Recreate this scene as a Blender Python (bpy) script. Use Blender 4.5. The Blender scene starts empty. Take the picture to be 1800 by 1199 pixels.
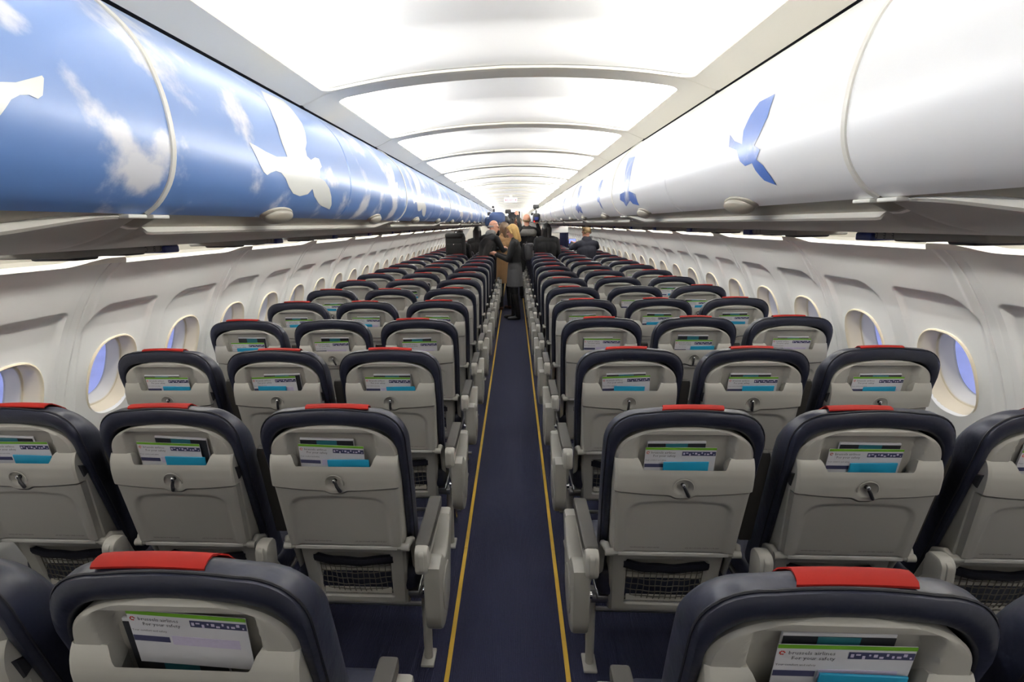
import bpy, bmesh, math, random
import numpy as np
from mathutils import Vector, Matrix
random.seed(7)
scene = bpy.context.scene
COL = scene.collection

# ------------------------------------------------------------------ camera
PITCH, YAW, ROLL = .2076, -.0722, -.0204
cp, sp, cy, sy = math.cos(PITCH), math.sin(PITCH), math.cos(YAW), math.sin(YAW)
fw = Vector((sy*cp, cy*cp, -sp)); rt = Vector((cy, -sy, 0)); up = rt.cross(fw)
r2 = rt*math.cos(ROLL)+up*math.sin(ROLL); u2 = up*math.cos(ROLL)-rt*math.sin(ROLL)
cam = bpy.data.cameras.new('camera'); cam_o = bpy.data.objects.new('camera', cam); COL.objects.link(cam_o)
M = Matrix.Identity(4)
for i in range(3):
    M[i][0] = r2[i]; M[i][1] = u2[i]; M[i][2] = -fw[i]
M[0][3], M[1][3], M[2][3] = .0335, 0, 1.62
cam_o.matrix_world = M
cam.sensor_fit = 'HORIZONTAL'; cam.sensor_width = 36; cam.lens = 972.2/1800*36
cam.shift_x = (900-836.1)/1800; cam.clip_start = .02
scene.camera = cam_o

# ------------------------------------------------------------------ world, exposure
world = bpy.data.worlds.new('daylight'); scene.world = world; world.use_nodes = True
bg = world.node_tree.nodes['Background']; bg.inputs[0].default_value = (.62, .67, 1.0, 1); bg.inputs[1].default_value = 1.25
scene.view_settings.view_transform = 'Standard'; scene.view_settings.look = 'None'
scene.view_settings.gamma = 1; scene.view_settings.use_curve_mapping = False
scene.view_settings.exposure = 0.0
CEIL_POWER = 88.0
COVE_POWER = 50.0

# ------------------------------------------------------------------ helpers
def lin(c):
    return tuple((x/12.92 if x <= .04045 else ((x+.055)/1.055)**2.4) for x in [v/255 for v in c])
MATS = {}
def mat(name, rgb, rough=.5, metal=0., spec=.5, coat=0., noise=0., nscale=20., bump=0., bscale=200., emit=None, estr=0., srgb=True):
    m = bpy.data.materials.new(name); m.use_nodes = True; nt = m.node_tree; b = nt.nodes['Principled BSDF']
    c = lin(rgb) if srgb else rgb
    b.inputs['Base Color'].default_value = (*c, 1); b.inputs['Roughness'].default_value = rough
    b.inputs['Metallic'].default_value = metal; b.inputs['Specular IOR Level'].default_value = spec
    b.inputs['Coat Weight'].default_value = coat; b.inputs['Coat Roughness'].default_value = .28
    if emit:
        b.inputs['Emission Color'].default_value = (*lin(emit), 1); b.inputs['Emission Strength'].default_value = estr
    tc = nt.nodes.new('ShaderNodeTexCoord')
    if noise:
        n = nt.nodes.new('ShaderNodeTexNoise'); n.inputs['Scale'].default_value = nscale; n.inputs['Detail'].default_value = 4
        nt.links.new(tc.outputs['Object'], n.inputs['Vector'])
        mx = nt.nodes.new('ShaderNodeMix'); mx.data_type = 'RGBA'
        mx.inputs[6].default_value = (*[x*(1-noise) for x in c], 1); mx.inputs[7].default_value = (*[min(1, x*(1+noise)) for x in c], 1)
        nt.links.new(n.outputs['Fac'], mx.inputs[0]); nt.links.new(mx.outputs[2], b.inputs['Base Color'])
    if bump:
        n = nt.nodes.new('ShaderNodeTexNoise'); n.inputs['Scale'].default_value = bscale; n.inputs['Detail'].default_value = 3
        nt.links.new(tc.outputs['Object'], n.inputs['Vector'])
        bp = nt.nodes.new('ShaderNodeBump'); bp.inputs['Strength'].default_value = bump; bp.inputs['Distance'].default_value = .004
        nt.links.new(n.outputs['Fac'], bp.inputs['Height']); nt.links.new(bp.outputs[0], b.inputs['Normal'])
    MATS[name] = m
    return m

mat('leather', (32, 35, 51), .42, noise=.25, nscale=9, bump=.9, bscale=17)
mat('leather_seam', (22, 23, 32), .6, noise=.1)
mat('red_tab', (138, 22, 13), .75, spec=.2, noise=.08, nscale=30)
mat('shell', (170, 168, 161), .42, noise=.02, nscale=4, bump=.05, bscale=900)
mat('tray', (160, 158, 152), .45, noise=.02, nscale=4, bump=.06, bscale=900)
mat('fairing_shaded', (146, 144, 138), .42, noise=.03)  # darker than the shell: shade on the aisle fairings is put into this colour
mat('pad', (54, 52, 49), .6, noise=.06, nscale=40)
mat('trim_grey', (165, 163, 156), .4, noise=.02)
mat('frame_metal', (150, 150, 150), .3, metal=.8, noise=.05)
mat('bar_alu', (190, 189, 184), .35, metal=.15, noise=.03)
mat('chrome', (210, 210, 212), .15, metal=1., noise=.03)
mat('latch_dark', (40, 40, 44), .3, noise=.05)
mat('elastic', (14, 15, 30), .9, noise=.2, nscale=60)
mat('cord', (96, 92, 84), .8, noise=.1)
mat('net_back', (190, 187, 176), .7, noise=.1, nscale=30)
mat('ink', (60, 60, 66), .8, noise=.05)
mat('ink_blue', (60, 62, 96), .8, noise=.05)
mat('ink_red', (200, 60, 50), .8, noise=.05)
mat('paper', (208, 208, 214), .5, noise=.02)
mat('paper_green', (110, 170, 40), .5, noise=.03)
mat('paper_dark', (38, 40, 46), .4, noise=.25, nscale=60)
mat('paper_teal', (46, 110, 122), .4, noise=.1, nscale=40)
mat('paper_cyan', (32, 146, 184), .45, noise=.06, nscale=25)
mat('paper_lilac', (196, 188, 214), .6, noise=.1, nscale=150)
mat('wall_white', (234, 235, 234), .5, noise=.015, nscale=3, bump=.03, bscale=700)
mat('cove_white', (240, 238, 230), .5, noise=.01)
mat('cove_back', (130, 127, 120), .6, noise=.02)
mat('bezel', (230, 220, 198), .22, noise=.02)
mat('reveal', (226, 224, 218), .4, noise=.02)
mat('ceiling_frame', (226, 221, 206), .5, noise=.015, nscale=3)
mat('ceiling_dome', (244, 243, 240), .6, noise=.01, nscale=3)
mat('dark_gap', (26, 26, 26), .8, noise=.1)
mat('bin_white', (238, 238, 238), .38, coat=.35, noise=.01, nscale=3)
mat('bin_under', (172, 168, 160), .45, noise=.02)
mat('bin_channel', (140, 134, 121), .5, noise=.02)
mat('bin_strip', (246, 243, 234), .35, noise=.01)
mat('gasket', (232, 230, 222), .35, noise=.02)
mat('dove_white', (243, 244, 238), .25, coat=.4, noise=.01)
mat('latch_grey', (160, 154, 140), .4, noise=.03)
mat('service_grey', (128, 126, 122), .5, noise=.05)
mat('service_dark', (40, 40, 46), .4, noise=.1)
mat('service_blue', (24, 40, 110), .4, noise=.1)
mat('yellow', (196, 158, 44), .6, noise=.12, nscale=14)
mat('apron', (190, 195, 225), .9, noise=.25, nscale=.6)
mat('lens', (255, 255, 255), .5, emit=(255, 254, 251), estr=CEIL_POWER)
mat('lamp', (255, 255, 255), .5, emit=(255, 252, 244), estr=COVE_POWER)
mat('sign_white', (235, 232, 235), .5, emit=(235, 230, 235), estr=.35)
mat('sign_red', (150, 40, 80), .6, noise=.05)
mat('skin', (205, 150, 125), .5, noise=.06, nscale=14)
mat('eye', (30, 26, 26), .3, noise=.1)
mat('lip', (160, 80, 76), .5, noise=.1)
mat('black_cloth', (17, 17, 19), .85, noise=.25, nscale=12)
mat('navy_cloth', (34, 36, 48), .8, noise=.2, nscale=12)
mat('charcoal_cloth', (74, 74, 76), .9, noise=.15, nscale=30)
mat('tan_cloth', (150, 116, 78), .85, noise=.12, nscale=14)
mat('grey_cloth', (120, 118, 114), .9, noise=.3, nscale=40)
mat('brown_leather', (92, 52, 34), .5, noise=.15)
mat('boot', (20, 19, 19), .4, noise=.2)
mat('blonde', (196, 160, 96), .5, noise=.25, nscale=50)
mat('brown_hair', (88, 66, 44), .5, noise=.3, nscale=50)
mat('dark_hair', (24, 21, 20), .5, noise=.3, nscale=50)
mat('short_brown', (112, 92, 62), .6, noise=.3, nscale=60)
mat('grey_hair', (150, 146, 140), .7, noise=.2, nscale=60)
mat('blue_cover', (44, 62, 98), .7, noise=.3, nscale=10)
mat('bag_dark', (52, 52, 54), .6, noise=.2, nscale=20)
mat('device', (26, 27, 30), .4, noise=.15)
mat('screen', (120, 140, 255), .3, emit=(130, 150, 255), estr=1.2)
mat('rec_light', (255, 30, 30), .3, emit=(255, 20, 20), estr=4)
mat('curtain', (30, 34, 66), .9, noise=.2, nscale=20)
mat('galley', (214, 210, 200), .5, noise=.03)

# carpet
def carpet():
    m = mat('carpet', (15, 19, 48), .95, noise=.35, nscale=90)
    nt = m.node_tree; b = nt.nodes['Principled BSDF']
    tc = nt.nodes.new('ShaderNodeTexCoord'); w = nt.nodes.new('ShaderNodeTexWave'); w.inputs['Scale'].default_value = 45
    w.inputs['Distortion'].default_value = 1.5; w.inputs['Detail'].default_value = 2
    nt.links.new(tc.outputs['Object'], w.inputs['Vector'])
    bp = nt.nodes.new('ShaderNodeBump'); bp.inputs['Strength'].default_value = .5; bp.inputs['Distance'].default_value = .003
    nt.links.new(w.outputs['Fac'], bp.inputs['Height']); nt.links.new(bp.outputs[0], b.inputs['Normal'])
carpet()

# sky print for the left bins and the printed doves: blue with white clouds, in object coordinates (y along the cabin)
def sky_print(name, blobs, thr, deep, light, rough=.18):
    m = bpy.data.materials.new(name); m.use_nodes = True; nt = m.node_tree; N = nt.nodes; L = nt.links
    b = N['Principled BSDF']; b.inputs['Roughness'].default_value = rough; b.inputs['Coat Weight'].default_value = .4; b.inputs['Coat Roughness'].default_value = .26
    geo = N.new('ShaderNodeNewGeometry')
    n = N.new('ShaderNodeTexNoise'); n.inputs['Scale'].default_value = 5.5; n.inputs['Detail'].default_value = 8; n.inputs['Roughness'].default_value = .58
    mp = N.new('ShaderNodeMapping'); mp.inputs['Scale'].default_value = (1., .9, 1.25); mp.inputs['Location'].default_value = (3.1, .4, 1.7)
    L.new(geo.outputs['Position'], mp.inputs['Vector']); L.new(mp.outputs[0], n.inputs['Vector'])
    ct = N.new('ShaderNodeMapRange'); ct.clamp = False; ct.inputs['From Min'].default_value = .2; ct.inputs['From Max'].default_value = .8; ct.inputs['To Min'].default_value = -.02; ct.inputs['To Max'].default_value = 1.02
    L.new(n.outputs['Fac'], ct.inputs['Value']); val = ct.outputs[0]
    for (bx, by, bz, br, amp) in blobs:
        vm = N.new('ShaderNodeVectorMath'); vm.operation = 'DISTANCE'; L.new(geo.outputs['Position'], vm.inputs[0]); vm.inputs[1].default_value = (bx, by, bz)
        mr = N.new('ShaderNodeMapRange'); mr.interpolation_type = 'SMOOTHSTEP'; mr.inputs['From Min'].default_value = br; mr.inputs['From Max'].default_value = 0
        mr.inputs['To Min'].default_value = 0; mr.inputs['To Max'].default_value = amp; L.new(vm.outputs['Value'], mr.inputs['Value'])
        ad = N.new('ShaderNodeMath'); ad.operation = 'ADD'; L.new(val, ad.inputs[0]); L.new(mr.outputs[0], ad.inputs[1]); val = ad.outputs[0]
    cr = N.new('ShaderNodeMapRange'); cr.interpolation_type = 'SMOOTHSTEP'; cr.inputs['From Min'].default_value = thr; cr.inputs['From Max'].default_value = thr+.30
    L.new(val, cr.inputs['Value'])
    sep = N.new('ShaderNodeSeparateXYZ'); L.new(geo.outputs['Position'], sep.inputs[0])
    gr = N.new('ShaderNodeMapRange'); gr.inputs['From Min'].default_value = 1.66; gr.inputs['From Max'].default_value = 2.03; L.new(sep.outputs['Z'], gr.inputs['Value'])
    sk = N.new('ShaderNodeMix'); sk.data_type = 'RGBA'; sk.inputs[6].default_value = (*lin(deep), 1); sk.inputs[7].default_value = (*lin(light), 1)
    L.new(gr.outputs[0], sk.inputs[0])
    mx = N.new('ShaderNodeMix'); mx.data_type = 'RGBA'; mx.inputs[7].default_value = (*lin((228, 229, 235)), 1)
    L.new(cr.outputs[0], mx.inputs[0]); L.new(sk.outputs[2], mx.inputs[6]); L.new(mx.outputs[2], b.inputs['Base Color'])
    MATS[name] = m

class MB:
    def __init__(s): s.v = []; s.f = []; s.mi = []; s.cur = 0
    def add(s, vs, fs):
        o = len(s.v); s.v += [tuple(map(float, p)) for p in vs]
        for f in fs: s.f.append(tuple(o+i for i in f)); s.mi.append(s.cur)
        return s
    def grid(s, P):           # P[j][i] 3-D points
        nj, ni = len(P), len(P[0])
        return s.add([p for r in P for p in r], [(j*ni+i, j*ni+i+1, (j+1)*ni+i+1, (j+1)*ni+i) for j in range(nj-1) for i in range(ni-1)])
    def rings(s, R, closed=True, cap0=False, cap1=False):
        n = len(R[0]); k = n if closed else n-1
        fs = [(j*n+i, j*n+(i+1) % n, (j+1)*n+(i+1) % n, (j+1)*n+i) for j in range(len(R)-1) for i in range(k)]
        if cap0: fs.append(tuple(range(n))[::-1])
        if cap1: fs.append(tuple((len(R)-1)*n+i for i in range(n)))
        return s.add([p for r in R for p in r], fs)
    def box(s, c, d, bev=0.):
        bm = bmesh.new(); bmesh.ops.create_cube(bm, size=1)
        for v in bm.verts: v.co = Vector((v.co.x*d[0], v.co.y*d[1], v.co.z*d[2]))
        if bev: bmesh.ops.bevel(bm, geom=bm.edges[:], offset=bev, segments=3, affect='EDGES', profile=.5)
        bm.verts.index_update()
        s.add([v.co+Vector(c) for v in bm.verts], [[v.index for v in f.verts] for f in bm.faces]); bm.free(); return s
    def tube(s, pts, r, n=8, cap=True):
        pts = [Vector(p) for p in pts]; rs = r if isinstance(r, (list, tuple)) else [r]*len(pts); R = []
        t0 = (pts[1]-pts[0]).normalized(); nrm = t0.orthogonal().normalized()
        for i, p in enumerate(pts):
            t = ((pts[min(i+1, len(pts)-1)]-p).normalized()+(p-pts[max(i-1, 0)]).normalized())
            t = t.normalized() if t.length > 1e-6 else t0
            nrm = (nrm-t*nrm.dot(t)).normalized(); bn = t.cross(nrm)
            R.append([p+(nrm*math.cos(a)+bn*math.sin(a))*rs[i] for a in [2*math.pi*k/n for k in range(n)]])
        return s.rings(R, True, cap, cap)
    def prism(s, poly, fn, a, b):   # poly of 2-D points; fn(p,q,t)->3-D
        A = [fn(p, q, a) for p, q in poly]; B = [fn(p, q, b) for p, q in poly]
        return s.rings([A, B], True, True, True)
    def sphere(s, c, r, n=12, m=8):
        r = (r, r, r) if not isinstance(r, (tuple, list)) else r; c = Vector(c)
        R = [[c+Vector((r[0]*math.sin(t)*math.cos(a), r[1]*math.sin(t)*math.sin(a), r[2]*math.cos(t))) for a in [2*math.pi*k/n for k in range(n)]] for t in [math.pi*(j+.02)/(m+.04) for j in range(m+1)]]
        return s.rings(R, True, True, True)
    def mesh(s, name, mats, smooth=35, fixn=True):
        me = bpy.data.meshes.new(name); me.from_pydata(s.v, [], s.f)
        for m in (mats if isinstance(mats, (list, tuple)) else [mats]): me.materials.append(MATS[m])
        me.polygons.foreach_set('material_index', s.mi)
        if fixn:
            bm = bmesh.new(); bm.from_mesh(me); bmesh.ops.recalc_face_normals(bm, faces=bm.faces[:]); bm.to_mesh(me); bm.free()
        if smooth:
            me.polygons.foreach_set('use_smooth', [True]*len(me.polygons)); me.set_sharp_from_angle(angle=math.radians(smooth))
        me.update(); return me

def ob(name, me, parent=None, loc=(0, 0, 0), rot=None):
    o = bpy.data.objects.new(name, me); COL.objects.link(o); o.location = loc
    if rot: o.rotation_euler = rot
    if parent: o.parent = parent
    return o
def tag(o, label, cat, group=None, kind=None):
    o['label'] = label; o['category'] = cat
    if group: o['group'] = group
    if kind: o['kind'] = kind
    return o
def thing(name, label, cat, loc=(0, 0, 0), rot=None, group=None, kind=None):
    return tag(ob(name, None, None, loc, rot), label, cat, group, kind)
def text_mesh(name, body, size, m, align='LEFT'):
    c = bpy.data.curves.new(name, 'FONT'); c.body = body; c.size = size; c.resolution_u = 1; c.align_x = align
    o = bpy.data.objects.new(name, c); COL.objects.link(o); bpy.context.view_layer.update()
    me = bpy.data.meshes.new_from_object(o.evaluated_get(bpy.context.evaluated_depsgraph_get()))
    bpy.data.objects.remove(o); me.name = name; me.materials.clear(); me.materials.append(MATS[m]); return me
def sstep(a, b, x):
    t = np.clip((x-a)/(b-a), 0, 1); return t*t*(3-2*t)
def crom(P, n):
    P = np.array(P, float); Q = np.vstack([2*P[0]-P[1], P, 2*P[-1]-P[-2]]); out = []
    for i in range(1, len(Q)-2):
        for k in range(n):
            t = k/n; a, b, c, d = Q[i-1:i+3]
            out.append(.5*((2*b)+(c-a)*t+(2*a-5*b+4*c-d)*t*t+(-a+3*b-3*c+d)*t**3))
    out.append(P[-1]); return np.array(out)
def arclen(P):
    return np.r_[0, np.cumsum(np.hypot(*np.diff(P, axis=0).T))]

NUM = ['zero', 'one', 'two', 'three', 'four', 'five', 'six', 'seven', 'eight', 'nine', 'ten', 'eleven', 'twelve', 'thirteen', 'fourteen']
WROW = 11; Y0, PITCHY = .754, .775
def rowphrase(n):
    k = WROW-n
    if k == 0: return 'level with the blonde woman'
    return f"{NUM[abs(k)]} row{'s' if abs(k) > 1 else ''} {'behind' if k > 0 else 'ahead of'} the blonde woman"
SIDE = {-1: 'blue', 1: 'white'}
MOD, JY = 1.112, 1.008
K0, K1 = -2, 18
def jy(k): return JY+MOD*k
YA, YB = jy(K0), jy(K1)

# ================================================================== SETTING
m = MB(); m.box((0, (YA+YB)/2, -.02), (3.7, YB-YA, .04))
tag(ob('floor', m.mesh('floor', 'carpet', 0)), 'dark navy ribbed carpet along the cabin floor', 'floor', kind='structure')
for i, s in enumerate((-1, 1)):
    t = thing(f'trim_{i+1}', f'yellow floor path strip along the seats under the {SIDE[s]} bins', 'floor strip', kind='structure')
    m = MB(); m.box((0, 0, .003), (.017, 1.238, .006), .001); me = m.mesh('strip_segment', 'yellow', 0)
    y = YA+.65
    while y < YB-.6:
        ob('strip_segment', me, t, (s*.2206, y, 0)); y += 1.24

# ---- side walls
WPROF = crom([(1.560, 1.500), (1.586, 1.480), (1.643, 1.42), (1.695, 1.34), (1.746, 1.251), (1.792, 1.145), (1.829, 1.052), (1.855, .974), (1.872, .914), (1.895, .80), (1.905, .65), (1.895, .45), (1.86, .2), (1.80, -.02)], 12)
WS = arclen(WPROF)
def wp(s): return np.interp(s, WS, WPROF[:, 0]), np.interp(s, WS, WPROF[:, 1])
def s_of_z(z): return float(np.interp(-z, -WPROF[:, 1], WS))
def wn(s):
    a, b = wp(s-.01), wp(s+.01); t = np.array([b[0]-a[0], b[1]-a[1]]); t /= np.hypot(*t)
    return np.array([-t[1], t[0]]) if -t[1] > 0 else np.array([t[1], -t[0]])
SC = s_of_z(.965); ST = s_of_z(1.315); WC = (.275, .831)
def recess(y, s):
    d = 0.
    zp = s-ST
    for c in WC:
        yy = y-c
        q = 1-np.clip(zp/.17, 0, 1); near = -.09-.165*math.sqrt(max(1-q*q, 0))
        q = 1-np.clip(zp/.03, 0, 1); far = .165+.028*math.sqrt(max(1-q*q, 0))
        f_ = lambda v, w_: 1-(1-np.clip(v/w_, 0, 1))**2
        mk = f_(zp, .045)*f_(yy-near, .035)*f_(far-yy, .022)
        d += mk*.017*(1-sstep(.12, .44, zp))
    e = min(y, MOD-y)
    d += .008*(1-sstep(.0, .005, e)) + .004*(1-sstep(.047, .056, e))
    return d
def wpt(sg, y, s, extra=0.):
    x, z = wp(s); n = wn(s); d = recess(y, s)+extra
    return (sg*(x+n[0]*d), y, z+n[1]*d)
HA, HB, HE = .152, .185, 2.5
def wall_mesh(sg):
    m = MB()
    rects = [(.07, .48), (.626, 1.036)]
    ys = np.concatenate([[0, .002, .004, .006, .012, .02, .03, .04, .047, .05, .053, .056, .062], np.linspace(.07, .48, 42)[:-1], np.linspace(.48, .626, 15)[:-1], np.linspace(.626, 1.036, 42)[:-1], np.linspace(1.036, MOD-.062, 4)[:-1], MOD-np.array([.062, .056, .053, .05, .047, .04, .03, .02, .012, .006, .004, .002, 0])])
    s0, s1 = SC-.225, SC+.225
    ss = np.concatenate([np.linspace(0, ST-.03, 14)[:-1], np.linspace(ST-.03, ST+.05, 17)[:-1], np.linspace(ST+.05, s0, 12)[:-1], np.linspace(s0, s1, 40)[:-1], np.linspace(s1, WS[-1], 14)])
    idx = {}
    V = []; F = []
    def vid(i, j):
        if (i, j) not in idx: idx[(i, j)] = len(V); V.append(wpt(sg, ys[i], ss[j]))
        return idx[(i, j)]
    ja, jb = [int(np.argmin(abs(ss-v))) for v in (s0, s1)]
    R = [(int(np.argmin(abs(ys-a))), int(np.argmin(abs(ys-b)))) for a, b in rects]
    for i in range(len(ys)-1):
        for j in range(len(ss)-1):
            if ja <= j < jb and any(a <= i < b for a, b in R): continue
            F.append((vid(i, j), vid(i+1, j), vid(i+1, j+1), vid(i, j+1)))
    for (a, b), c in zip(R, WC):
        bd = [(i, ja) for i in range(a, b)]+[(b, j) for j in range(ja, jb)]+[(i, jb) for i in range(b, a, -1)]+[(a, j) for j in range(jb, ja, -1)]
        prev = [vid(*q) for q in bd]
        dirs = []
        for (i, j) in bd:
            dy, ds = ys[i]-c, ss[j]-SC
            k = (abs(dy/HA)**HE+abs(ds/HB)**HE)**(-1/HE); dirs.append((dy, ds, k))
        NR = 9
        for r in range(1, NR+3):
            t = min(r/NR, 1); ex = 0 if r < NR else (0, .006, .022)[r-NR]
            cur = []
            for (dy, ds, k) in dirs:
                q = 1+(k-1)*t; q *= (1 if r <= NR else (.985 if r == NR+1 else .965))
                cur.append(len(V)); V.append(wpt(sg, c+dy*q, SC+ds*q, ex))
            n = len(cur)
            F += [(prev[i], prev[(i+1) % n], cur[(i+1) % n], cur[i]) for i in range(n)]; prev = cur
    m.add(V, F)
    # lip and cove above it: the lip dips along the panel and rises to the joint at its far end
    m.cur = 1
    rows = []
    for y in np.concatenate([[0, .03, .045, .06], np.linspace(.08, MOD-.3, 8), np.linspace(MOD-.28, MOD-.06, 10), [MOD-.04, MOD]]):
        hi = 1-sstep(.035, .06, y)+sstep(MOD-.26, MOD-.06, y)
        x0, z0 = 1.556-.022*hi, 1.497+.024*hi
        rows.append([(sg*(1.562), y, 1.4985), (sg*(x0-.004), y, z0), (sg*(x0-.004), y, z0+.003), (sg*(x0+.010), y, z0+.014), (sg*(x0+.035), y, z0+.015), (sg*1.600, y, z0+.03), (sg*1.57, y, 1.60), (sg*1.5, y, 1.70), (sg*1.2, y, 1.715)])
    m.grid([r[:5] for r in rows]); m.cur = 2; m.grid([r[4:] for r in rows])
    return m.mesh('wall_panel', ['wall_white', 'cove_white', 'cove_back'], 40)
def window_meshes(sg):
    x, z = wp(SC); n = wn(SC); a = wp(SC-.2); b = wp(SC+.2); t = np.array([b[0]-a[0], b[1]-a[1]]); t /= np.hypot(*t)
    def ring(ka, kb, d, N=48, e=HE):
        o = []
        for k in range(N):
            th = 2*math.pi*k/N; c_, s_ = math.cos(th), math.sin(th)
            q = (abs(c_)**e+abs(s_)**e)**(-1/e); dy, ds = ka*c_*q, kb*s_*q
            o.append((sg*(x+n[0]*d+t[0]*ds), dy, z+n[1]*d+t[1]*ds))
        return o
    mb = MB(); mb.rings([ring(.162, .195, .004), ring(.161, .194, -.004), ring(.156, .189, -.0065), ring(.151, .184, -.002), ring(.148, .181, .010), ring(.1455, .178, .03), ring(.138, .172, .062), ring(.128, .163, .066)]); bez = mb.mesh('bezel', 'bezel', 45)
    mb = MB(); mb.rings([ring(.130, .165, .064), ring(.124, .16, .075), ring(.117, .153, .115), ring(.111, .147, .12)]); rev = mb.mesh('reveal', 'reveal', 45)
    mb = MB(); r0 = ring(.114, .150, .116); r1 = ring(.114, .150, .122); mb.rings([r0, r1], True, True, True); pane = mb.mesh('pane', 'glass', 0)
    mb = MB(); mb.rings([ring(.20, .23, .124), ring(.115, .15, .124)]); blk = mb.mesh('outer_frame', 'service_grey', 0)
    # shade handle lip under the top of the bezel
    hs = []
    for q in np.linspace(-.055, .055, 8):
        hs.append([(sg*(x+n[0]*d-t[0]*u_), q, z+n[1]*d-t[1]*u_) for d, u_ in [(.024, .176), (.022, .166), (.05, .158), (.062, .163)]])
    mb = MB(); mb.grid(hs); hd = mb.mesh('shade_handle', 'cove_white', 60)
    return bez, rev, pane, blk, hd
gm = bpy.data.materials.new('glass'); gm.use_nodes = True; nt = gm.node_tree
for n_ in list(nt.nodes): nt.nodes.remove(n_)
o_ = nt.nodes.new('ShaderNodeOutputMaterial'); mx_ = nt.nodes.new('ShaderNodeMixShader'); tr_ = nt.nodes.new('ShaderNodeBsdfTransparent'); gl_ = nt.nodes.new('ShaderNodeBsdfGlossy')
tr_.inputs[0].default_value = (.9, .92, .97, 1); gl_.inputs['Roughness'].default_value = .08; mx_.inputs[0].default_value = .07
tcw = nt.nodes.new('ShaderNodeTexCoord'); nzw = nt.nodes.new('ShaderNodeTexNoise'); nzw.inputs['Scale'].default_value = 30
mrw = nt.nodes.new('ShaderNodeMapRange'); mrw.inputs['To Min'].default_value = .04; mrw.inputs['To Max'].default_value = .14
nt.links.new(tcw.outputs['Object'], nzw.inputs['Vector']); nt.links.new(nzw.outputs['Fac'], mrw.inputs['Value']); nt.links.new(mrw.outputs[0], mx_.inputs[0])
nt.links.new(tr_.outputs[0], mx_.inputs[1]); nt.links.new(gl_.outputs[0], mx_.inputs[2]); nt.links.new(mx_.outputs[0], o_.inputs[0]); MATS['glass'] = gm

wi = 1
for sg, nm in ((-1, 'left'), (1, 'right')):
    root = thing(f'wall_{nm}', f'white moulded cabin side wall panels under the {SIDE[sg]} bins', 'wall', kind='structure')
    me = wall_mesh(sg); wm = window_meshes(sg)
    lm = MB(); lm.tube([(sg*1.34, .08, 1.675), (sg*1.34, MOD-.08, 1.675)], .013, 8); lme = lm.mesh('lamp_tube', 'lamp', 60)
    for k in range(K0, K1):
        p = ob('wall_panel', me, root, (0, jy(k), 0))
        ob('lamp_tube', lme, p)
        for c in WC:
            yw = jy(k)+c
            w = thing(f'window_{wi}', f'oval cabin window under the {SIDE[sg]} bins, {rowphrase(max(-2, min(23, round((yw-Y0)/PITCHY))))}', 'window', (0, yw, 0), kind='structure'); wi += 1
            for q, name in zip(wm, ('bezel', 'reveal', 'pane', 'outer_frame', 'shade_handle')): ob(name, q, w)
m = MB(); m.box((0, 8, -3.4), (80, 90, .1))
tag(ob('apron_ground', m.mesh('apron_ground', 'apron', 0)), 'pale bluish apron seen far below through the windows', 'ground', kind='structure')

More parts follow.
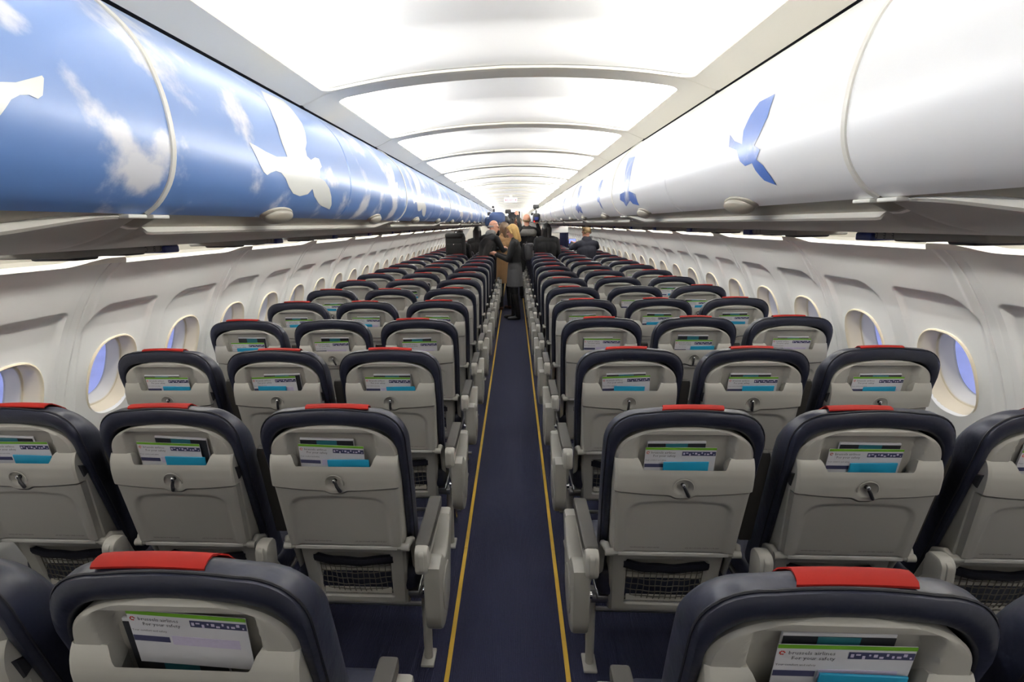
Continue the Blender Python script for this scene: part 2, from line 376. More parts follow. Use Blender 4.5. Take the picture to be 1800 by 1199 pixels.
# ---- ceiling
CX = [0, .2, .4, .55, .64, .69, .741]; CZ = [2.157, 2.151, 2.136, 2.116, 2.099, 2.079, 2.0565]
_cp = crom(list(zip(CX, CZ)), 8)
def zc(x): return float(np.interp(abs(x), _cp[:, 0], _cp[:, 1]))
def ceiling_meshes():
    x1, ya, yb, rr = .648, .115, 1.100, .05
    NS, NC = 26, 8
    def opening(o=0.):
        pts = []; a, b0, b1, r = x1-o, ya+o, yb-o, rr
        cs = [((a-r, b0+r), -90), ((a-r, b1-r), 0), ((-a+r, b1-r), 90), ((-a+r, b0+r), 180)]
        for q in range(4):
            (cx_, cy_), a0 = cs[q]
            for k in range(NC+1):
                th = math.radians(a0+90*k/NC); pts.append((cx_+r*math.cos(th), cy_+r*math.sin(th)))
            (nx, ny), na = cs[(q+1) % 4]; e = (nx+r*math.cos(math.radians(na)), ny+r*math.sin(math.radians(na))); s_ = pts[-1]
            pts += [(s_[0]+(e[0]-s_[0])*k/NS, s_[1]+(e[1]-s_[1])*k/NS) for k in range(1, NS)]
        return pts
    def outer():
        pts = []; X, Yb = .741, MOD
        cs = [(X, 0), (X, Yb), (-X, Yb), (-X, 0)]
        for q in range(4):
            c = cs[q]; p_, n_ = cs[(q-1) % 4], cs[(q+1) % 4]
            for k in range(NC+1):
                t = (k-NC/2)/(NC/2)*.09
                d = (c[0]-p_[0], c[1]-p_[1]) if t < 0 else (n_[0]-c[0], n_[1]-c[1]); L_ = math.hypot(*d)
                pts.append((c[0]+d[0]/L_*t, c[1]+d[1]/L_*t))
            d = (n_[0]-c[0], n_[1]-c[1]); L_ = math.hypot(*d)
            s_ = (c[0]+d[0]/L_*.09, c[1]+d[1]/L_*.09); e = (n_[0]-d[0]/L_*.09, n_[1]-d[1]/L_*.09)
            pts += [(s_[0]+(e[0]-s_[0])*k/NS, s_[1]+(e[1]-s_[1])*k/NS) for k in range(1, NS)]
        return pts
    A, B = outer(), opening()
    def dz(y): e = min(y, MOD-y); return .004*(1-float(sstep(0, .006, e)))
    R = [[(p[0]+(q[0]-p[0])*t, p[1]+(q[1]-p[1])*t, zc(p[0]+(q[0]-p[0])*t)+dz(p[1]+(q[1]-p[1])*t)) for p, q in zip(A, B)] for t in (0, .05, .1, .25, .5, .75, 1)]
    B2 = opening(-.004)
    R += [[(q[0], q[1], zc(q[0])+h) for q in B2] for h in (.004, .010)]
    m = MB(); m.rings(R); fr = m.mesh('ceiling_panel', 'ceiling_frame', 45)
    # vault washed by two lamp tubes that lie hidden above the side frames
    y0, y1 = ya-.012, yb+.008
    VX = np.concatenate([np.linspace(-.735, -.60, 8), np.linspace(-.56, .56, 33), np.linspace(.60, .735, 8)])
    def vz(x): return float(np.interp(abs(x), [0, .2, .4, .55, .62, .68, .72, .735], [2.262, 2.258, 2.246, 2.226, 2.208, 2.18, 2.14, 2.10]))
    rows = []
    for y in np.linspace(y0, y1, 40):
        e = min(y-y0, y1-y); t = float(sstep(0, .17, e))
        rows.append([(x, y, (zc(x)+.012)+(max(vz(x), zc(x)+.013)-(zc(x)+.012))*t) for x in VX])
    m = MB(); m.grid(rows); vt = m.mesh('vault', 'ceiling_dome', 60)
    out = []
    for s in (-1, 1):
        m = MB(); m.tube([(s*.692, y0+.10, 2.121), (s*.692, y1-.10, 2.121)], .017, 10); out.append(m.mesh('lamp_tube', 'lens', 60))
    return fr, vt, out
croot = thing('ceiling', 'arched white cabin ceiling with brightly washed vaults', 'ceiling', kind='structure')
fr, vt, lens = ceiling_meshes()
for k in range(K0, K1):
    p = ob('ceiling_panel', fr, croot, (0, jy(k), 0)); ob('vault', vt, p)
    if k >= -1:                     # the last bay, over the aft galley, is unlit
        for l in lens: ob('lamp_tube', l, p)
m = MB(); m.box((0, (YA+YB)/2, 2.30), (1.7, YB-YA, .03)); ob('backing', m.mesh('backing', 'dark_gap', 0), croot)
for s in (-1, 1):
    m = MB(); m.grid([[(s*.740, y, 2.0575), (s*.745, y, 2.072), (s*.80, y, 2.072), (s*.86, y, 2.30)] for y in (YA, YB)])
    ob('shadow_gap', m.mesh('shadow_gap', 'dark_gap', 0), croot)

# ---- overhead bins
BP = crom([(.752, 2.052), (.705, 2.027), (.668, 1.996), (.638, 1.965), (.614, 1.930), (.598, 1.892), (.586, 1.850), (.580, 1.808), (.579, 1.768), (.584, 1.735), (.597, 1.702), (.622, 1.670), (.650, 1.651)], 6)
BS = arclen(BP)
def bpt(s, off=0.):
    x, z = np.interp(s, BS, BP[:, 0]), np.interp(s, BS, BP[:, 1])
    a = (np.interp(s-.01, BS, BP[:, 0]), np.interp(s-.01, BS, BP[:, 1])); b = (np.interp(s+.01, BS, BP[:, 0]), np.interp(s+.01, BS, BP[:, 1]))
    t = np.array([b[0]-a[0], b[1]-a[1]]); t /= np.hypot(*t); n = np.array([t[1], -t[0]])
    if n[0] > 0 and s < .35: n = -n
    if s >= .35 and n[1] > 0: n = -n
    return x+n[0]*off, z+n[1]*off
def bin_p(sg, y, s, off=0.):
    x, z = bpt(s, off); return (sg*x, y, z)
ST_ = BS[-1]
def blob(sg, y, s, r, a):
    x, z = bpt(s); return (sg*x, y, z, r, a)
sky_print('sky_print', [blob(-1, 2.35, .41, .12, .22), blob(-1, 2.62, .40, .12, .22), blob(-1, 2.95, .42, .1, .2), blob(-1, 2.45, .2, .22, .14), blob(-1, 2.8, .22, .2, .14), blob(-1, .816, .323, .085, .30), blob(-1, .785, .285, .05, .2), blob(-1, .87, .345, .06, .25), blob(-1, .945, .40, .085, .28), blob(-1, .985, .355, .05, .25), blob(-1, .725, .235, .055, .3), blob(-1, 1.30, .235, .12, .2), blob(-1, 1.25, .15, .12, -.15), blob(-1, 1.2, .37, .2, -.25), blob(-1, .88, .22, .13, -.25), blob(-1, .70, .42, .17, -.3)], .57, (86, 124, 184), (146, 170, 217), .34)
sky_print('sky_dove', [], .5, (70, 110, 190), (110, 140, 205), .3)
def door_mesh(sg):
    m = MB(); ys = [0, .003, .007, .014, .03]+list(np.linspace(.1, MOD-.1, 8))+[MOD-.03, MOD-.014, MOD-.007, MOD-.003, MOD]
    off = lambda y: -.004*(1-float(sstep(.0, .006, min(y, MOD-y))))
    m.grid([[bin_p(sg, y, s, off(y)) for s in np.linspace(0, ST_, 44)]+[(sg*.66, y, 1.662)] for y in ys]); return m
BX = np.vstack([BP, [(.676, 1.640), (.705, 1.632), (.74, 1.625)]]); BXS = arclen(BX)
def lpt(s, off):
    x, z = np.interp(s, BXS, BX[:, 0]), np.interp(s, BXS, BX[:, 1])
    a = (np.interp(s-.02, BXS, BX[:, 0]), np.interp(s-.02, BXS, BX[:, 1])); b = (np.interp(s+.02, BXS, BX[:, 0]), np.interp(s+.02, BXS, BX[:, 1]))
    t = np.array([b[0]-a[0], b[1]-a[1]]); t /= np.hypot(*t); n = np.array([t[1], -t[0]])
    if n[1] > 0: n = -n
    return x+n[0]*off, z+n[1]*off
def latch_mesh(sg):
    m = MB()
    for (sc, oz, base) in ((1, 0, .0), (.88, -.004, .008)):
        R = []
        for j in range(9):
            t = j/8*math.pi/2; k = math.cos(t)*sc; h = math.sin(t)*(.010 if base == 0 else .016)+base
            ring = []
            for i in range(28):
                a = 2*math.pi*i/28; dy = .098*k*math.cos(a); ds = .030*k*math.sin(a)
                x, z = lpt(.482+ds, h); ring.append((sg*x, dy, z))
            R.append(ring)
        m.rings(R, True, False, True)
    return m.mesh('latch', 'latch_grey', 50)
UP = crom([(.650, 1.651), (.690, 1.630), (.724, 1.615), (.757, 1.603), (.80, 1.593), (.845, 1.586), (.90, 1.582)], 5)
US = arclen(UP)
def upt(s): return float(np.interp(s, US, UP[:, 0])), float(np.interp(s, US, UP[:, 1]))
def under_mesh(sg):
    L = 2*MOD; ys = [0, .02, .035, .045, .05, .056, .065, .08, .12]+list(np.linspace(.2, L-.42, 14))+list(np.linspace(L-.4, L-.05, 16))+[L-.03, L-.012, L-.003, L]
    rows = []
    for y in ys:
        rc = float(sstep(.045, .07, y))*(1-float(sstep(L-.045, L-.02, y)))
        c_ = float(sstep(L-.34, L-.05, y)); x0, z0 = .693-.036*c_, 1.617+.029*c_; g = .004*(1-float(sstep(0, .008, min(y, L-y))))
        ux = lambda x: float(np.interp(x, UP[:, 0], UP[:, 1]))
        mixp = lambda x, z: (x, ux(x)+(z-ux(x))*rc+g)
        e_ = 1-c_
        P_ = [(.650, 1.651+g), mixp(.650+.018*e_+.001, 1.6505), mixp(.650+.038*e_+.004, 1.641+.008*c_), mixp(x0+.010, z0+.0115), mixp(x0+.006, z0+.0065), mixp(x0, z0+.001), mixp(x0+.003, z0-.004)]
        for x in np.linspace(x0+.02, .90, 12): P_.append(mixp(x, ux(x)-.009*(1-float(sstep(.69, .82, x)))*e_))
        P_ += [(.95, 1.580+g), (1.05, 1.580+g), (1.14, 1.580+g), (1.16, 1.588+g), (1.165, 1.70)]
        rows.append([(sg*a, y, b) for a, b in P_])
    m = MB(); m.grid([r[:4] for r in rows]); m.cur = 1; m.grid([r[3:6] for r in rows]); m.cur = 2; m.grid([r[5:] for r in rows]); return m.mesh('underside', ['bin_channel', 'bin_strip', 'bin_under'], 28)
def fill_poly(name, pts2, fn, m_):
    """flat outline -> finely cut, curved sheet with a little thickness"""
    bm = bmesh.new(); vs = [bm.verts.new((p[0], p[1], 0)) for p in pts2]; bm.faces.new(vs)
    lo, hi = min(p[1] for p in pts2), max(p[1] for p in pts2)
    for c in np.linspace(lo, hi, 16)[1:-1]:
        bmesh.ops.bisect_plane(bm, geom=bm.verts[:]+bm.edges[:]+bm.faces[:], plane_co=(0, c, 0), plane_no=(0, 1, 0))
    bmesh.ops.triangulate(bm, faces=bm.faces[:])
    for v in bm.verts: v.co = Vector(fn(v.co.x, v.co.y))
    me = bpy.data.meshes.new(name); bm.to_mesh(me); bm.free(); me.materials.append(MATS[m_])
    me.polygons.foreach_set('use_smooth', [True]*len(me.polygons)); return me
DL = [(1.606, .101), (1.782, .087), (1.78, .113), (1.761, .153), (1.761, .182), (1.743, .218), (1.719, .25), (1.69, .273), (1.689, .293), (1.717, .301), (1.759, .289), (1.795, .289), (1.808, .312), (1.787, .322), (1.775, .348), (1.827, .356), (1.871, .375), (1.906, .401), (1.94, .431), (1.947, .448), (1.905, .443), (1.849, .437), (1.813, .43), (1.746, .408), (1.717, .386), (1.687, .404), (1.631, .413), (1.577, .408), (1.537, .391), (1.509, .371), (1.481, .359), (1.448, .357), (1.417, .364), (1.395, .372), (1.375, .366), (1.359, .353), (1.34, .333), (1.314, .305), (1.35, .309), (1.399, .316), (1.461, .321), (1.532, .313), (1.516, .28), (1.514, .257), (1.521, .238), (1.522, .206), (1.544, .155)]
DN = [(.50, .30), (.57, .325), (.669, .325), (.693, .32), (.738, .301), (.74, .304), (.731, .327), (.722, .333), (.709, .331), (.695, .334), (.681, .342), (.671, .354), (.655, .372), (.63, .392), (.57, .39), (.53, .37), (.47, .375), (.43, .36), (.46, .34)]
DR1 = [(1.311, .24), (1.312, .287), (1.341, .323), (1.36, .34), (1.327, .353), (1.347, .372), (1.316, .388), (1.293, .415), (1.288, .437), (1.332, .421), (1.36, .394), (1.371, .377), (1.41, .38), (1.438, .366), (1.462, .337), (1.515, .323), (1.522, .293), (1.482, .314), (1.431, .328), (1.436, .296), (1.415, .264), (1.387, .241)]
DR2 = [(2.981, .182), (2.794, .198), (2.753, .288), (2.771, .361), (2.624, .383), (2.64, .438), (2.748, .424), (2.778, .406), (2.924, .432), (2.939, .408), (3.012, .393), (2.993, .365), (2.876, .36), (2.893, .287)]
SM = lambda P, dy=0, k=1.: [(p[0]*1.0*k+dy, p[1]) for p in P]
for sg in (-1, 1):
    dm = door_mesh(sg); dme = dm.mesh('door', 'sky_print' if sg < 0 else 'bin_white', 30)
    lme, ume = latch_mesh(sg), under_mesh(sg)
    m = MB(); m.grid([[bin_p(sg, y, s, h) for s in np.linspace(0.02, ST_-.005, 40)] for y, h in ((-.0072, -.004), (-.006, .003), (0, .0055), (.006, .003), (.0072, -.004))]); gme = m.mesh('gasket', 'gasket', 35)
    m = MB(); m.box((sg*.664, .034, 1.6465), (.05, .05, .007), .002); bme = m.mesh('bracket', 'gasket', 30)
    m = MB(); L = 2*MOD
    m.grid([[(sg*.752, y, 2.05), (sg*1.2, y, 2.05), (sg*1.2, y, 1.72)] for y in (0, L)]); kme = m.mesh('body', 'bin_under', 0)
    for k in range(K0, K1, 2):
        y = jy(k); mid = y+MOD; row = max(-2, min(23, round((mid-Y0)/PITCHY)))
        b = thing('overhead_bin', f"{'sky-blue cloud-printed' if sg < 0 else 'glossy white'} overhead bin above the seats {rowphrase(row)}", 'overhead bin', (0, y, 0), group=f'{SIDE[sg]} overhead bins')
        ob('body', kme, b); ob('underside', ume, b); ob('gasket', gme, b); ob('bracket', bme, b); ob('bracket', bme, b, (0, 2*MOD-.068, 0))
        for q in (0, 1):
            if k+q >= K1: continue
            d = ob('door', dme, b, (0, q*MOD, 0)); ob('latch', lme, d, (0, MOD/2, 0))
        pl = []
        if sg < 0:
            if k == -2: pl = [(DN, 'dove_white')]
            elif k == 0: pl = [(DL, 'dove_white'), ([((p[0]-1.63)*.5+2.93, (p[1]-.28)*.5+.27) for p in DL], 'dove_white')]
            elif k % 4 == 2: pl = [([((p[0]-1.63)*q[1]+1.63+q[0]+MOD*k, (p[1]-.28)*q[1]+.28) for p in DL], 'dove_white') for q in ((-.15, 1.), (.95, .6))]
            else: pl = [([(p[0]+.5+MOD*k, p[1]) for p in DL], 'dove_white')]
        else:
            if k == 0: pl = [(DR1, 'sky_dove'), (DR2, 'sky_dove')]
            elif k == 2: pl = [([(p[0]+2.35, p[1]) for p in DR1], 'sky_dove'), ([(p[0]+2.1, p[1]) for p in DR2], 'sky_dove')]
            elif k > 2: pl = [([(p[0]+MOD*k+.5, p[1]) for p in DR1], 'sky_dove')]
        for P_, mm in pl:
            me = fill_poly('printed_dove', P_, lambda a, s, y=y: (lambda c: (c[0], c[1]-y, c[2]))(bin_p(sg, a, s, .0012)), mm)
            ob('printed_dove', me, b)['label'] = 'white printed dove' if mm == 'dove_white' else 'blue printed dove'

# ---- front and rear ends
fr_ = thing('wall_front', 'pale galley bulkhead with a dark doorway closing the far cabin end', 'wall', kind='structure')
m = MB(); m.box((-1.06, YB+.06, 1.1), (1.7, .1, 2.4), .005); ob('galley_wall', m.mesh('galley_wall', 'galley', 30), fr_)
m = MB(); m.box((1.12, YB+.06, 1.1), (1.6, .1, 2.4), .005); ob('galley_wall', m.mesh('galley_wall', 'galley', 30), fr_)
m = MB(); m.box((.06, YB+.06, 2.17), (.55, .1, .22), .005); ob('door_header', m.mesh('door_header', 'galley', 30), fr_)
m = MB(); m.box((.04, YB+.4, 1.05), (.6, .05, 2.1)); ob('dark_doorway', m.mesh('dark_doorway', 'device', 0), fr_)
m = MB(); m.box((.28, YB+.0, 1.05), (.05, .03, 2.05), .006); m.box((-.20, YB+.0, 1.05), (.05, .03, 2.05), .006); ob('door_frame', m.mesh('door_frame', 'wall_white', 30), fr_)
m = MB(); m.box((0, YA-.14, 1.2), (3.9, .1, 2.6)); tag(ob('wall_rear', m.mesh('wall_rear', 'galley', 0)), 'plain pale partition behind the last seat row', 'wall', kind='structure')

# ================================================================== SEATS
LEDGE = .947
def B_(u, w, d): return (u, (LEDGE-w)*.2-d, w)
def plate(P, rim, mats, name, smooth=38, sub=None):
    """P[j][i] = (u,w,d) front surface; a rim runs back to depth rim(u,w) all round"""
    m = MB(); m.grid([[B_(*p) for p in r] for r in P])
    edge = [P[0][i] for i in range(len(P[0]))]+[P[j][-1] for j in range(1, len(P))]+[P[-1][i] for i in range(len(P[0])-2, -1, -1)]+[P[j][0] for j in range(len(P)-2, 0, -1)]
    m.rings([[B_(*p) for p in edge], [B_(p[0], p[1], rim(p[0], p[1]) if callable(rim) else rim) for p in edge]])
    return m
def seat_meshes():
    T = {}
    m = MB(); m.add([(0, .0, .905), (0, .03, .895), (0, .035, .868), (0, .015, .858), (.006, .004, .902), (.006, .028, .892), (.006, .032, .87), (.006, .015, .862)], [(0, 1, 2, 3), (4, 7, 6, 5), (0, 4, 5, 1), (1, 5, 6, 2), (2, 6, 7, 3), (3, 7, 4, 0)]); T['coat_hook'] = m.mesh('coat_hook', 'latch_dark', 0)
    # --- navy cushion
    def outl(sides, hw, top, r, arch):
        pts = list(sides)
        for k in range(11):
            a = math.pi-math.pi/2*k/10; e = 1.15
            pts.append((-hw+r+r*math.copysign(abs(math.cos(a))**(1/e), math.cos(a)), top-r+r*abs(math.sin(a))**(1/e)))
        c = [(u, top+arch*(1-(u/(hw-r))**2)) for u in np.linspace(-hw+r, hw-r, 13)[1:-1]]
        return pts+c+[(-p[0], p[1]) for p in pts[::-1]]
    OA = outl([(-.200, .40), (-.206, .55), (-.214, .72), (-.219, .86)], .220, 1.090, .108, .008)
    OB = outl([(-.175, .40), (-.184, .55), (-.190, .72), (-.196, .86)], .1965, 1.040, .098, .007)
    def outline(ins): return [(u*(1-ins/.22), w-ins*float(sstep(.9, 1.05, w))) for u, w in OA]
    def cz(w): return -max(0, (LEDGE-w))*.16
    R = []
    for t, d in ((1.06, -.05), (1.0, -.026), (.97, -.008), (.90, -.003), (.6, .0005), (.25, .0), (.06, -.006)):
        R.append([B_(a[0]+(b[0]-a[0])*t, a[1]+(b[1]-a[1])*t, d+cz(a[1])) for a, b in zip(OA, OB)])
    for ins, d, dr in ((0, -.016, 0), (-.001, -.03, -.001), (-.002, -.045, 0), (-.002, -.06, .005), (0, -.08, .019), (.006, -.10, .034), (.02, -.122, .07), (.05, -.135, .11)):
        R.append([B_(u, w-dr*float(sstep(.88, 1.06, w)), d+cz(w)) for u, w in outline(ins)])
    m = MB(); m.rings(R, True, False, True); T['back_cushion'] = m.mesh('back_cushion', 'leather', 40)
    m = MB(); m.tube([B_(u, w, -.013+cz(w)) for u, w in outline(-.0010)], .0024, 5); T['piping'] = m.mesh('piping', 'leather_seam', 0)
    # --- red tab over the top of the cushion
    prof = [(1.0985, -.019), (1.1012, -.028), (1.1015, -.045), (1.0975, -.06), (1.084, -.081), (1.066, -.103), (1.03, -.127), (.98, -.14)]
    for nm, w0, skew in (('headrest_tab', .19, .012), ('headrest_tab', .17, -.016)):
        m = MB(); rows = []
        for j, (w, d) in enumerate(prof):
            rows.append([B_(u*w0+skew*(1-j/4 if j < 4 else 0), w-.004*(abs(u)*2*w0/.2)**2, d) for u in np.linspace(-.5, .5, 9)])
        rows2 = [[(p[0], p[1], p[2]+.0035) for p in r] for r in rows]
        edge = lambda rr: rr[0]+[r[-1] for r in rr[1:]]+rr[-1][-2::-1]+[r[0] for r in rr[-2:0:-1]]
        m.grid(rows2); m.grid(rows); m.rings([edge(rows), edge(rows2)]); T.setdefault('tabs', []).append(m.mesh(nm, 'red_tab', 50))
    # --- back shell with the literature recess
    P = []
    def dsh(u, w):
        rec = (1-sstep(.124, .138, abs(u)+.0*w))*(1-sstep(1.012, 1.027, w))
        return .002-.026*float(rec)
    for w in list(np.linspace(.600, .925, 14)): P.append([(s*(.186+.011*float(sstep(.6, .9, w))), w) for s in np.linspace(-1, 1, 45)])
    for k in range(0, 19):
        th = math.pi/2*k/18; e = 2/2.45
        P.append([(s*.197*max(math.cos(th), 1e-4)**e, .938+.109*math.sin(th)**e) for s in np.linspace(-1, 1, 45)])
    Q = []
    for r in P:
        hw = abs(r[-1][0]); row = []
        for (u, w) in r:
            edge = min(max(hw-abs(u), 0), max(1.047-w, 0)*1.2)
            row.append((u, w, dsh(u, w)-.010*(1-float(sstep(0, .010, edge)))))
        Q.append(row)
    m = plate(Q, lambda u, w: -.045+cz(w)*1.1, None, 'back_shell'); T['back_shell'] = m.mesh('back_shell', 'shell', 45)
    # --- pocket fascia
    def wb(u): return .834+.013*(u/.19)**2-.010*(1-float(sstep(.014, .04, abs(u))))
    def df(w): return float(np.interp(w, [.80, .835, .868, .900, .921, .937, .947], [.028, .029, .0285, .025, .0185, .010, .0015]))
    us = sorted(set(list(np.linspace(-.197, .197, 49))+[-.133, -.126, -.119, -.112, .112, .119, .126, .133, -.19, .19]))
    P = []
    NV = 16
    for j in range(NV+1):
        row = []
        for u in us:
            nt_ = 1-float(sstep(.113, .132, abs(u))); Tt = LEDGE-.031*nt_
            v = j/NV; w = Tt+(wb(u)-Tt)*v
            d = df(w)-.004*float(sstep(.190, .197, abs(u)))
            rr = math.hypot(u, w-.861); d -= .010*(1-float(sstep(.016, .029, rr)))
            row.append((u, w, d))
        if j == 0:
            P.append([(u, w-.04*(1-float(sstep(.113, .132, abs(u)))), (d-.004) if abs(u) < .122 else d-.03) for (u, w, d) in row])
        P.append(row)
    m = plate(P, lambda u, w: -.05 if abs(u) > .19 else (-.03 if w > .9 else (.014 if w > .862 else -.006)), None, 'pocket'); T['literature_pocket'] = m.mesh('literature_pocket', 'shell', 33)
    m = MB(); a = [B_(.0+.026*math.cos(t), .861+.026*math.sin(t), .031) for t in np.linspace(0, 2*math.pi, 25)[:-1]]
    R = []
    for k in range(9): 
        t = math.pi*k/8
    m.tube([B_(.0285*math.cos(t), .861+.0285*math.sin(t), .0295) for t in np.linspace(-.25, math.pi+.25, 22)], .0016, 5); T['latch_ring'] = m.mesh('latch_ring', 'trim_grey', 0)
    # --- latch
    m = MB(); m.sphere(B_(0, .867, .019), (.0065, .008, .0065)); m.tube([B_(0, .867, .025), B_(0, .850, .033), B_(0, .831, .035), B_(0, .828, .034)], [.0045, .0052, .0055, .004], 10); m.mi = [0]*len(m.f)
    T['latch'] = m.mesh('tray_latch', 'latch_dark', 50)
    m = MB(); m.sphere(B_(0, .868, .029), (.0058, .005, .0075)); T['latch_tip'] = m.mesh('latch_tip', 'chrome', 60)
    # --- tray table
    P = []; NV = 40
    for j in range(NV+1):
        v = j/NV; row = []
        for s in np.linspace(-1, 1, 57):
            hw = .193-.012*v; u = s*hw; top = wb(u)-.0065; w = top+(.618-top)*v
            rr = float(sstep(.139, .150, math.hypot(max(abs(u)-.115, 0)*1., max(w-.765, 0)*1.)+.115 if False else abs(u)))
            cxn, czn = max(abs(u)-.11, 0), max(w-(.755+.010*(1-(u/.15)**2)), 0); q = math.hypot(cxn, czn)
            ins = 1-float(sstep(.036, .046, q)); d = .024-.007*ins*(1-float(sstep(.775-.6, .80-.6, (1-v)*0)))
            d -= .005*float(sstep(.985, 1.0, abs(s)))
            ce = math.hypot(u, w-.861); d -= .008*(1-float(sstep(.024, .037, ce)))
            row.append((u, w, d))
        P.append(row)
    m = plate(P, -.008, None, 'tray'); T['tray_table'] = m.mesh('tray_table', 'tray', 42)
    def txt(body, x, size, w=.630):
        me = text_mesh('placard', body, size, 'ink', 'CENTER')
        for v in me.vertices:
            a, b = v.co.x, v.co.y; v.co = Vector(B_(x+a, w+b, .0177))
        return me
    T['placards'] = [txt('FASTEN SEAT BELT WHILE SEATED', -.088, .0058), txt('LIFE VEST STOWED UNDER YOUR SEAT', .085, .0058)]
    # --- bar and hinges under the tray
    m = MB(); m.box(B_(0, .606, .012), (.335, .016, .013), .002); T['tray_bar'] = m.mesh('tray_bar', 'bar_alu', 30)
    for s in (-1, 1):
        m = MB(); m.tube([B_(s*.166, .606, .012), B_(s*.182, .606, .012)], .0075, 10); m.tube([B_(s*.18, .606, .010), B_(s*.206, .606, .010)], .0125, 12)
        pth = [B_(s*.196, .606, .008), B_(s*.202, .618, -.014), B_(s*.203, .600, -.045), B_(s*.203, .53, -.06), B_(s*.202, .45, -.075)]
        pth = [Vector(p) for p in pth]
        m.tube(pth, [.011, .013, .012, .010, .011], 8); T.setdefault('tray_arms', []).append(m.mesh('tray_arm', 'trim_grey', 50))
    # --- lower back with net pocket
    P = []
    for w in np.concatenate([np.linspace(.612, .556, 6), np.linspace(.552, .532, 6), np.linspace(.52, .385, 8), np.linspace(.368, .352, 6), np.linspace(.345, .30, 6)]):
        row = []
        for u in np.concatenate([np.linspace(-.182, -.138, 6), np.linspace(-.134, -.118, 5), np.linspace(-.1, .1, 9), np.linspace(.118, .134, 5), np.linspace(.138, .182, 6)]):
            rc = (1-sstep(.120, .134, abs(u)))*(1-sstep(.535, .550, w))*sstep(.352, .366, w)
            d = -.030-.022*float(rc)-.012*float(sstep(.172, .182, abs(u)))-.03*(1-float(sstep(.30, .335, w)))**2
            row.append((u*(.94+.06*(w-.35)/.26), w, d))
        P.append(row)
    m = plate(P, -.11, None, 'lower'); T['lower_back'] = m.mesh('lower_back', 'shell', 42)
    m = MB(); rows = []
    for u in np.linspace(-.136, .136, 21):
        sg_ = .010*(1-(u/.136)**2)+.002*math.sin(u*60); b_ = .012*(1-(u/.136)**2)
        rows.append([B_(u, .540-sg_, -.044+b_), B_(u, .538-sg_, -.030+b_), B_(u, .526-sg_, -.026+b_), B_(u, .511-sg_, -.030+b_), B_(u, .509-sg_, -.044+b_)])
    m.grid(rows); T['pocket_band'] = m.mesh('pocket_band', 'elastic', 60)
    m = MB()
    def net(u, w): k = (1-(u/.13)**2); h = sstep(.35, .41, w)*(1-sstep(.54, .6, w)); return B_(u, w, -.043+.020*k*float(h))
    for i in range(14):
        u0 = -.122+.244*i/13; m.tube([net(u0+.0015*math.sin(j*1.7+i), .362+.16*j/6) for j in range(7)], .0016, 4, False)
    for j in range(7):
        w0 = .366+.15*j/6; m.tube([net(-.126+.252*i/14, w0+.0018*math.sin(i*1.9+j)) for i in range(15)], .0016, 4, False)
    T['pocket_net'] = m.mesh('pocket_net', 'cord', 0)
    m = MB(); m.box(B_(0, .447, -.0500), (.236, .004, .155), .001); T['pocket_lining'] = m.mesh('pocket_lining', 'net_back', 0)
    # --- seat cushion, frame
    m = MB(); m.box((0, .32, .425), (.430, .35, .11), .035); T['seat_cushion'] = m.mesh('seat_cushion', 'leather', 60)
    m = MB(); m.tube([(-.225, .21, .335), (.225, .21, .335)], .022, 10); m.tube([(-.225, .44, .335), (.225, .44, .335)], .022, 10); m.box((0, .33, .358), (.42, .33, .02), .005); T['seat_frame'] = m.mesh('seat_frame', 'frame_metal', 50)
    m = MB(); m.tube([(-.248, .47, .085), (.248, .47, .085)], .010, 8); T['luggage_bar'] = m.mesh('luggage_bar', 'frame_metal', 50)
    m = MB(); m.tube([(0, .27, .005), (0, .26, .33)], [.016, .018], 10); m.box((0, .27, .006), (.05, .09, .012), .004); T['leg'] = m.mesh('leg', 'trim_grey', 50)
    m = MB(); m.tube([(0, .285, .015), (0, .43, .33)], .011, 10); m.tube([(0, .45, .33), (0, .47, .085), (0, .475, .01)], .012, 10); T['leg_strut'] = m.mesh('leg_strut', 'chrome', 50)
    # --- armrest (pad, hinge cap) about x=0
    def capsule_yz(y0, y1, z0, z1, r, n=8):
        c = [(y1-r, z1-r, 0), (y0+r, z1-r, 90), (y0+r, z0+r, 180), (y1-r, z0+r, 270)]; o = []
        for (a, b, t0) in c:
            for k in range(n+1):
                t = math.radians(t0+90*k/n); o.append((a+r*math.cos(t), b+r*math.sin(t)))
        return o
    def slab(poly, x0, x1, bev, m):
        c = np.mean(np.array(poly), axis=0)
        def ins(p, q): 
            v = np.array(p)-c; L_ = np.hypot(*v); v = v*(1-q/L_); return (c[0]+v[0], c[1]+v[1])
        R = [[(x, *ins(p, q)) for p in poly] for x, q in ((x0, bev), (x0+bev*.3, bev*.3), (x0+bev, 0), (x1-bev, 0), (x1-bev*.3, bev*.3), (x1, bev))]
        m.rings(R, True, True, True)
    m = MB(); slab(capsule_yz(.012, .335, .612, .648, .012), -.0215, .0215, .006, m); T['arm_pad'] = m.mesh('armrest_pad', 'pad', 40)
    m = MB(); slab([(y_+.0, z_) for y_, z_ in [(.075, .60), (.098, .60), (.018, .93), (.010, .94), (-.004, .935), (-.008, .92)]], -.0195, .0195, .005, m); T['arm_pad_up'] = m.mesh('armrest_pad', 'pad', 40)
    m = MB(); slab(capsule_yz(-.012, .05, .545, .643, .026), -.0215, .0215, .008, m); slab(capsule_yz(.03, .30, .575, .618, .018), -.018, .018, .005, m); T['arm_cap'] = m.mesh('armrest_hinge', 'shell', 40)
    m = MB(); slab(capsule_yz(-.012, .06, .53, .643, .030), -.0215, .0215, .008, m); T['arm_cap_short'] = m.mesh('armrest_hinge', 'shell', 40)
    m = MB(); slab(capsule_yz(-.0165, .02, .560, .634, .016), -.0085, .0085, .003, m); T['arm_insert'] = m.mesh('armrest_insert', 'trim_grey', 40)
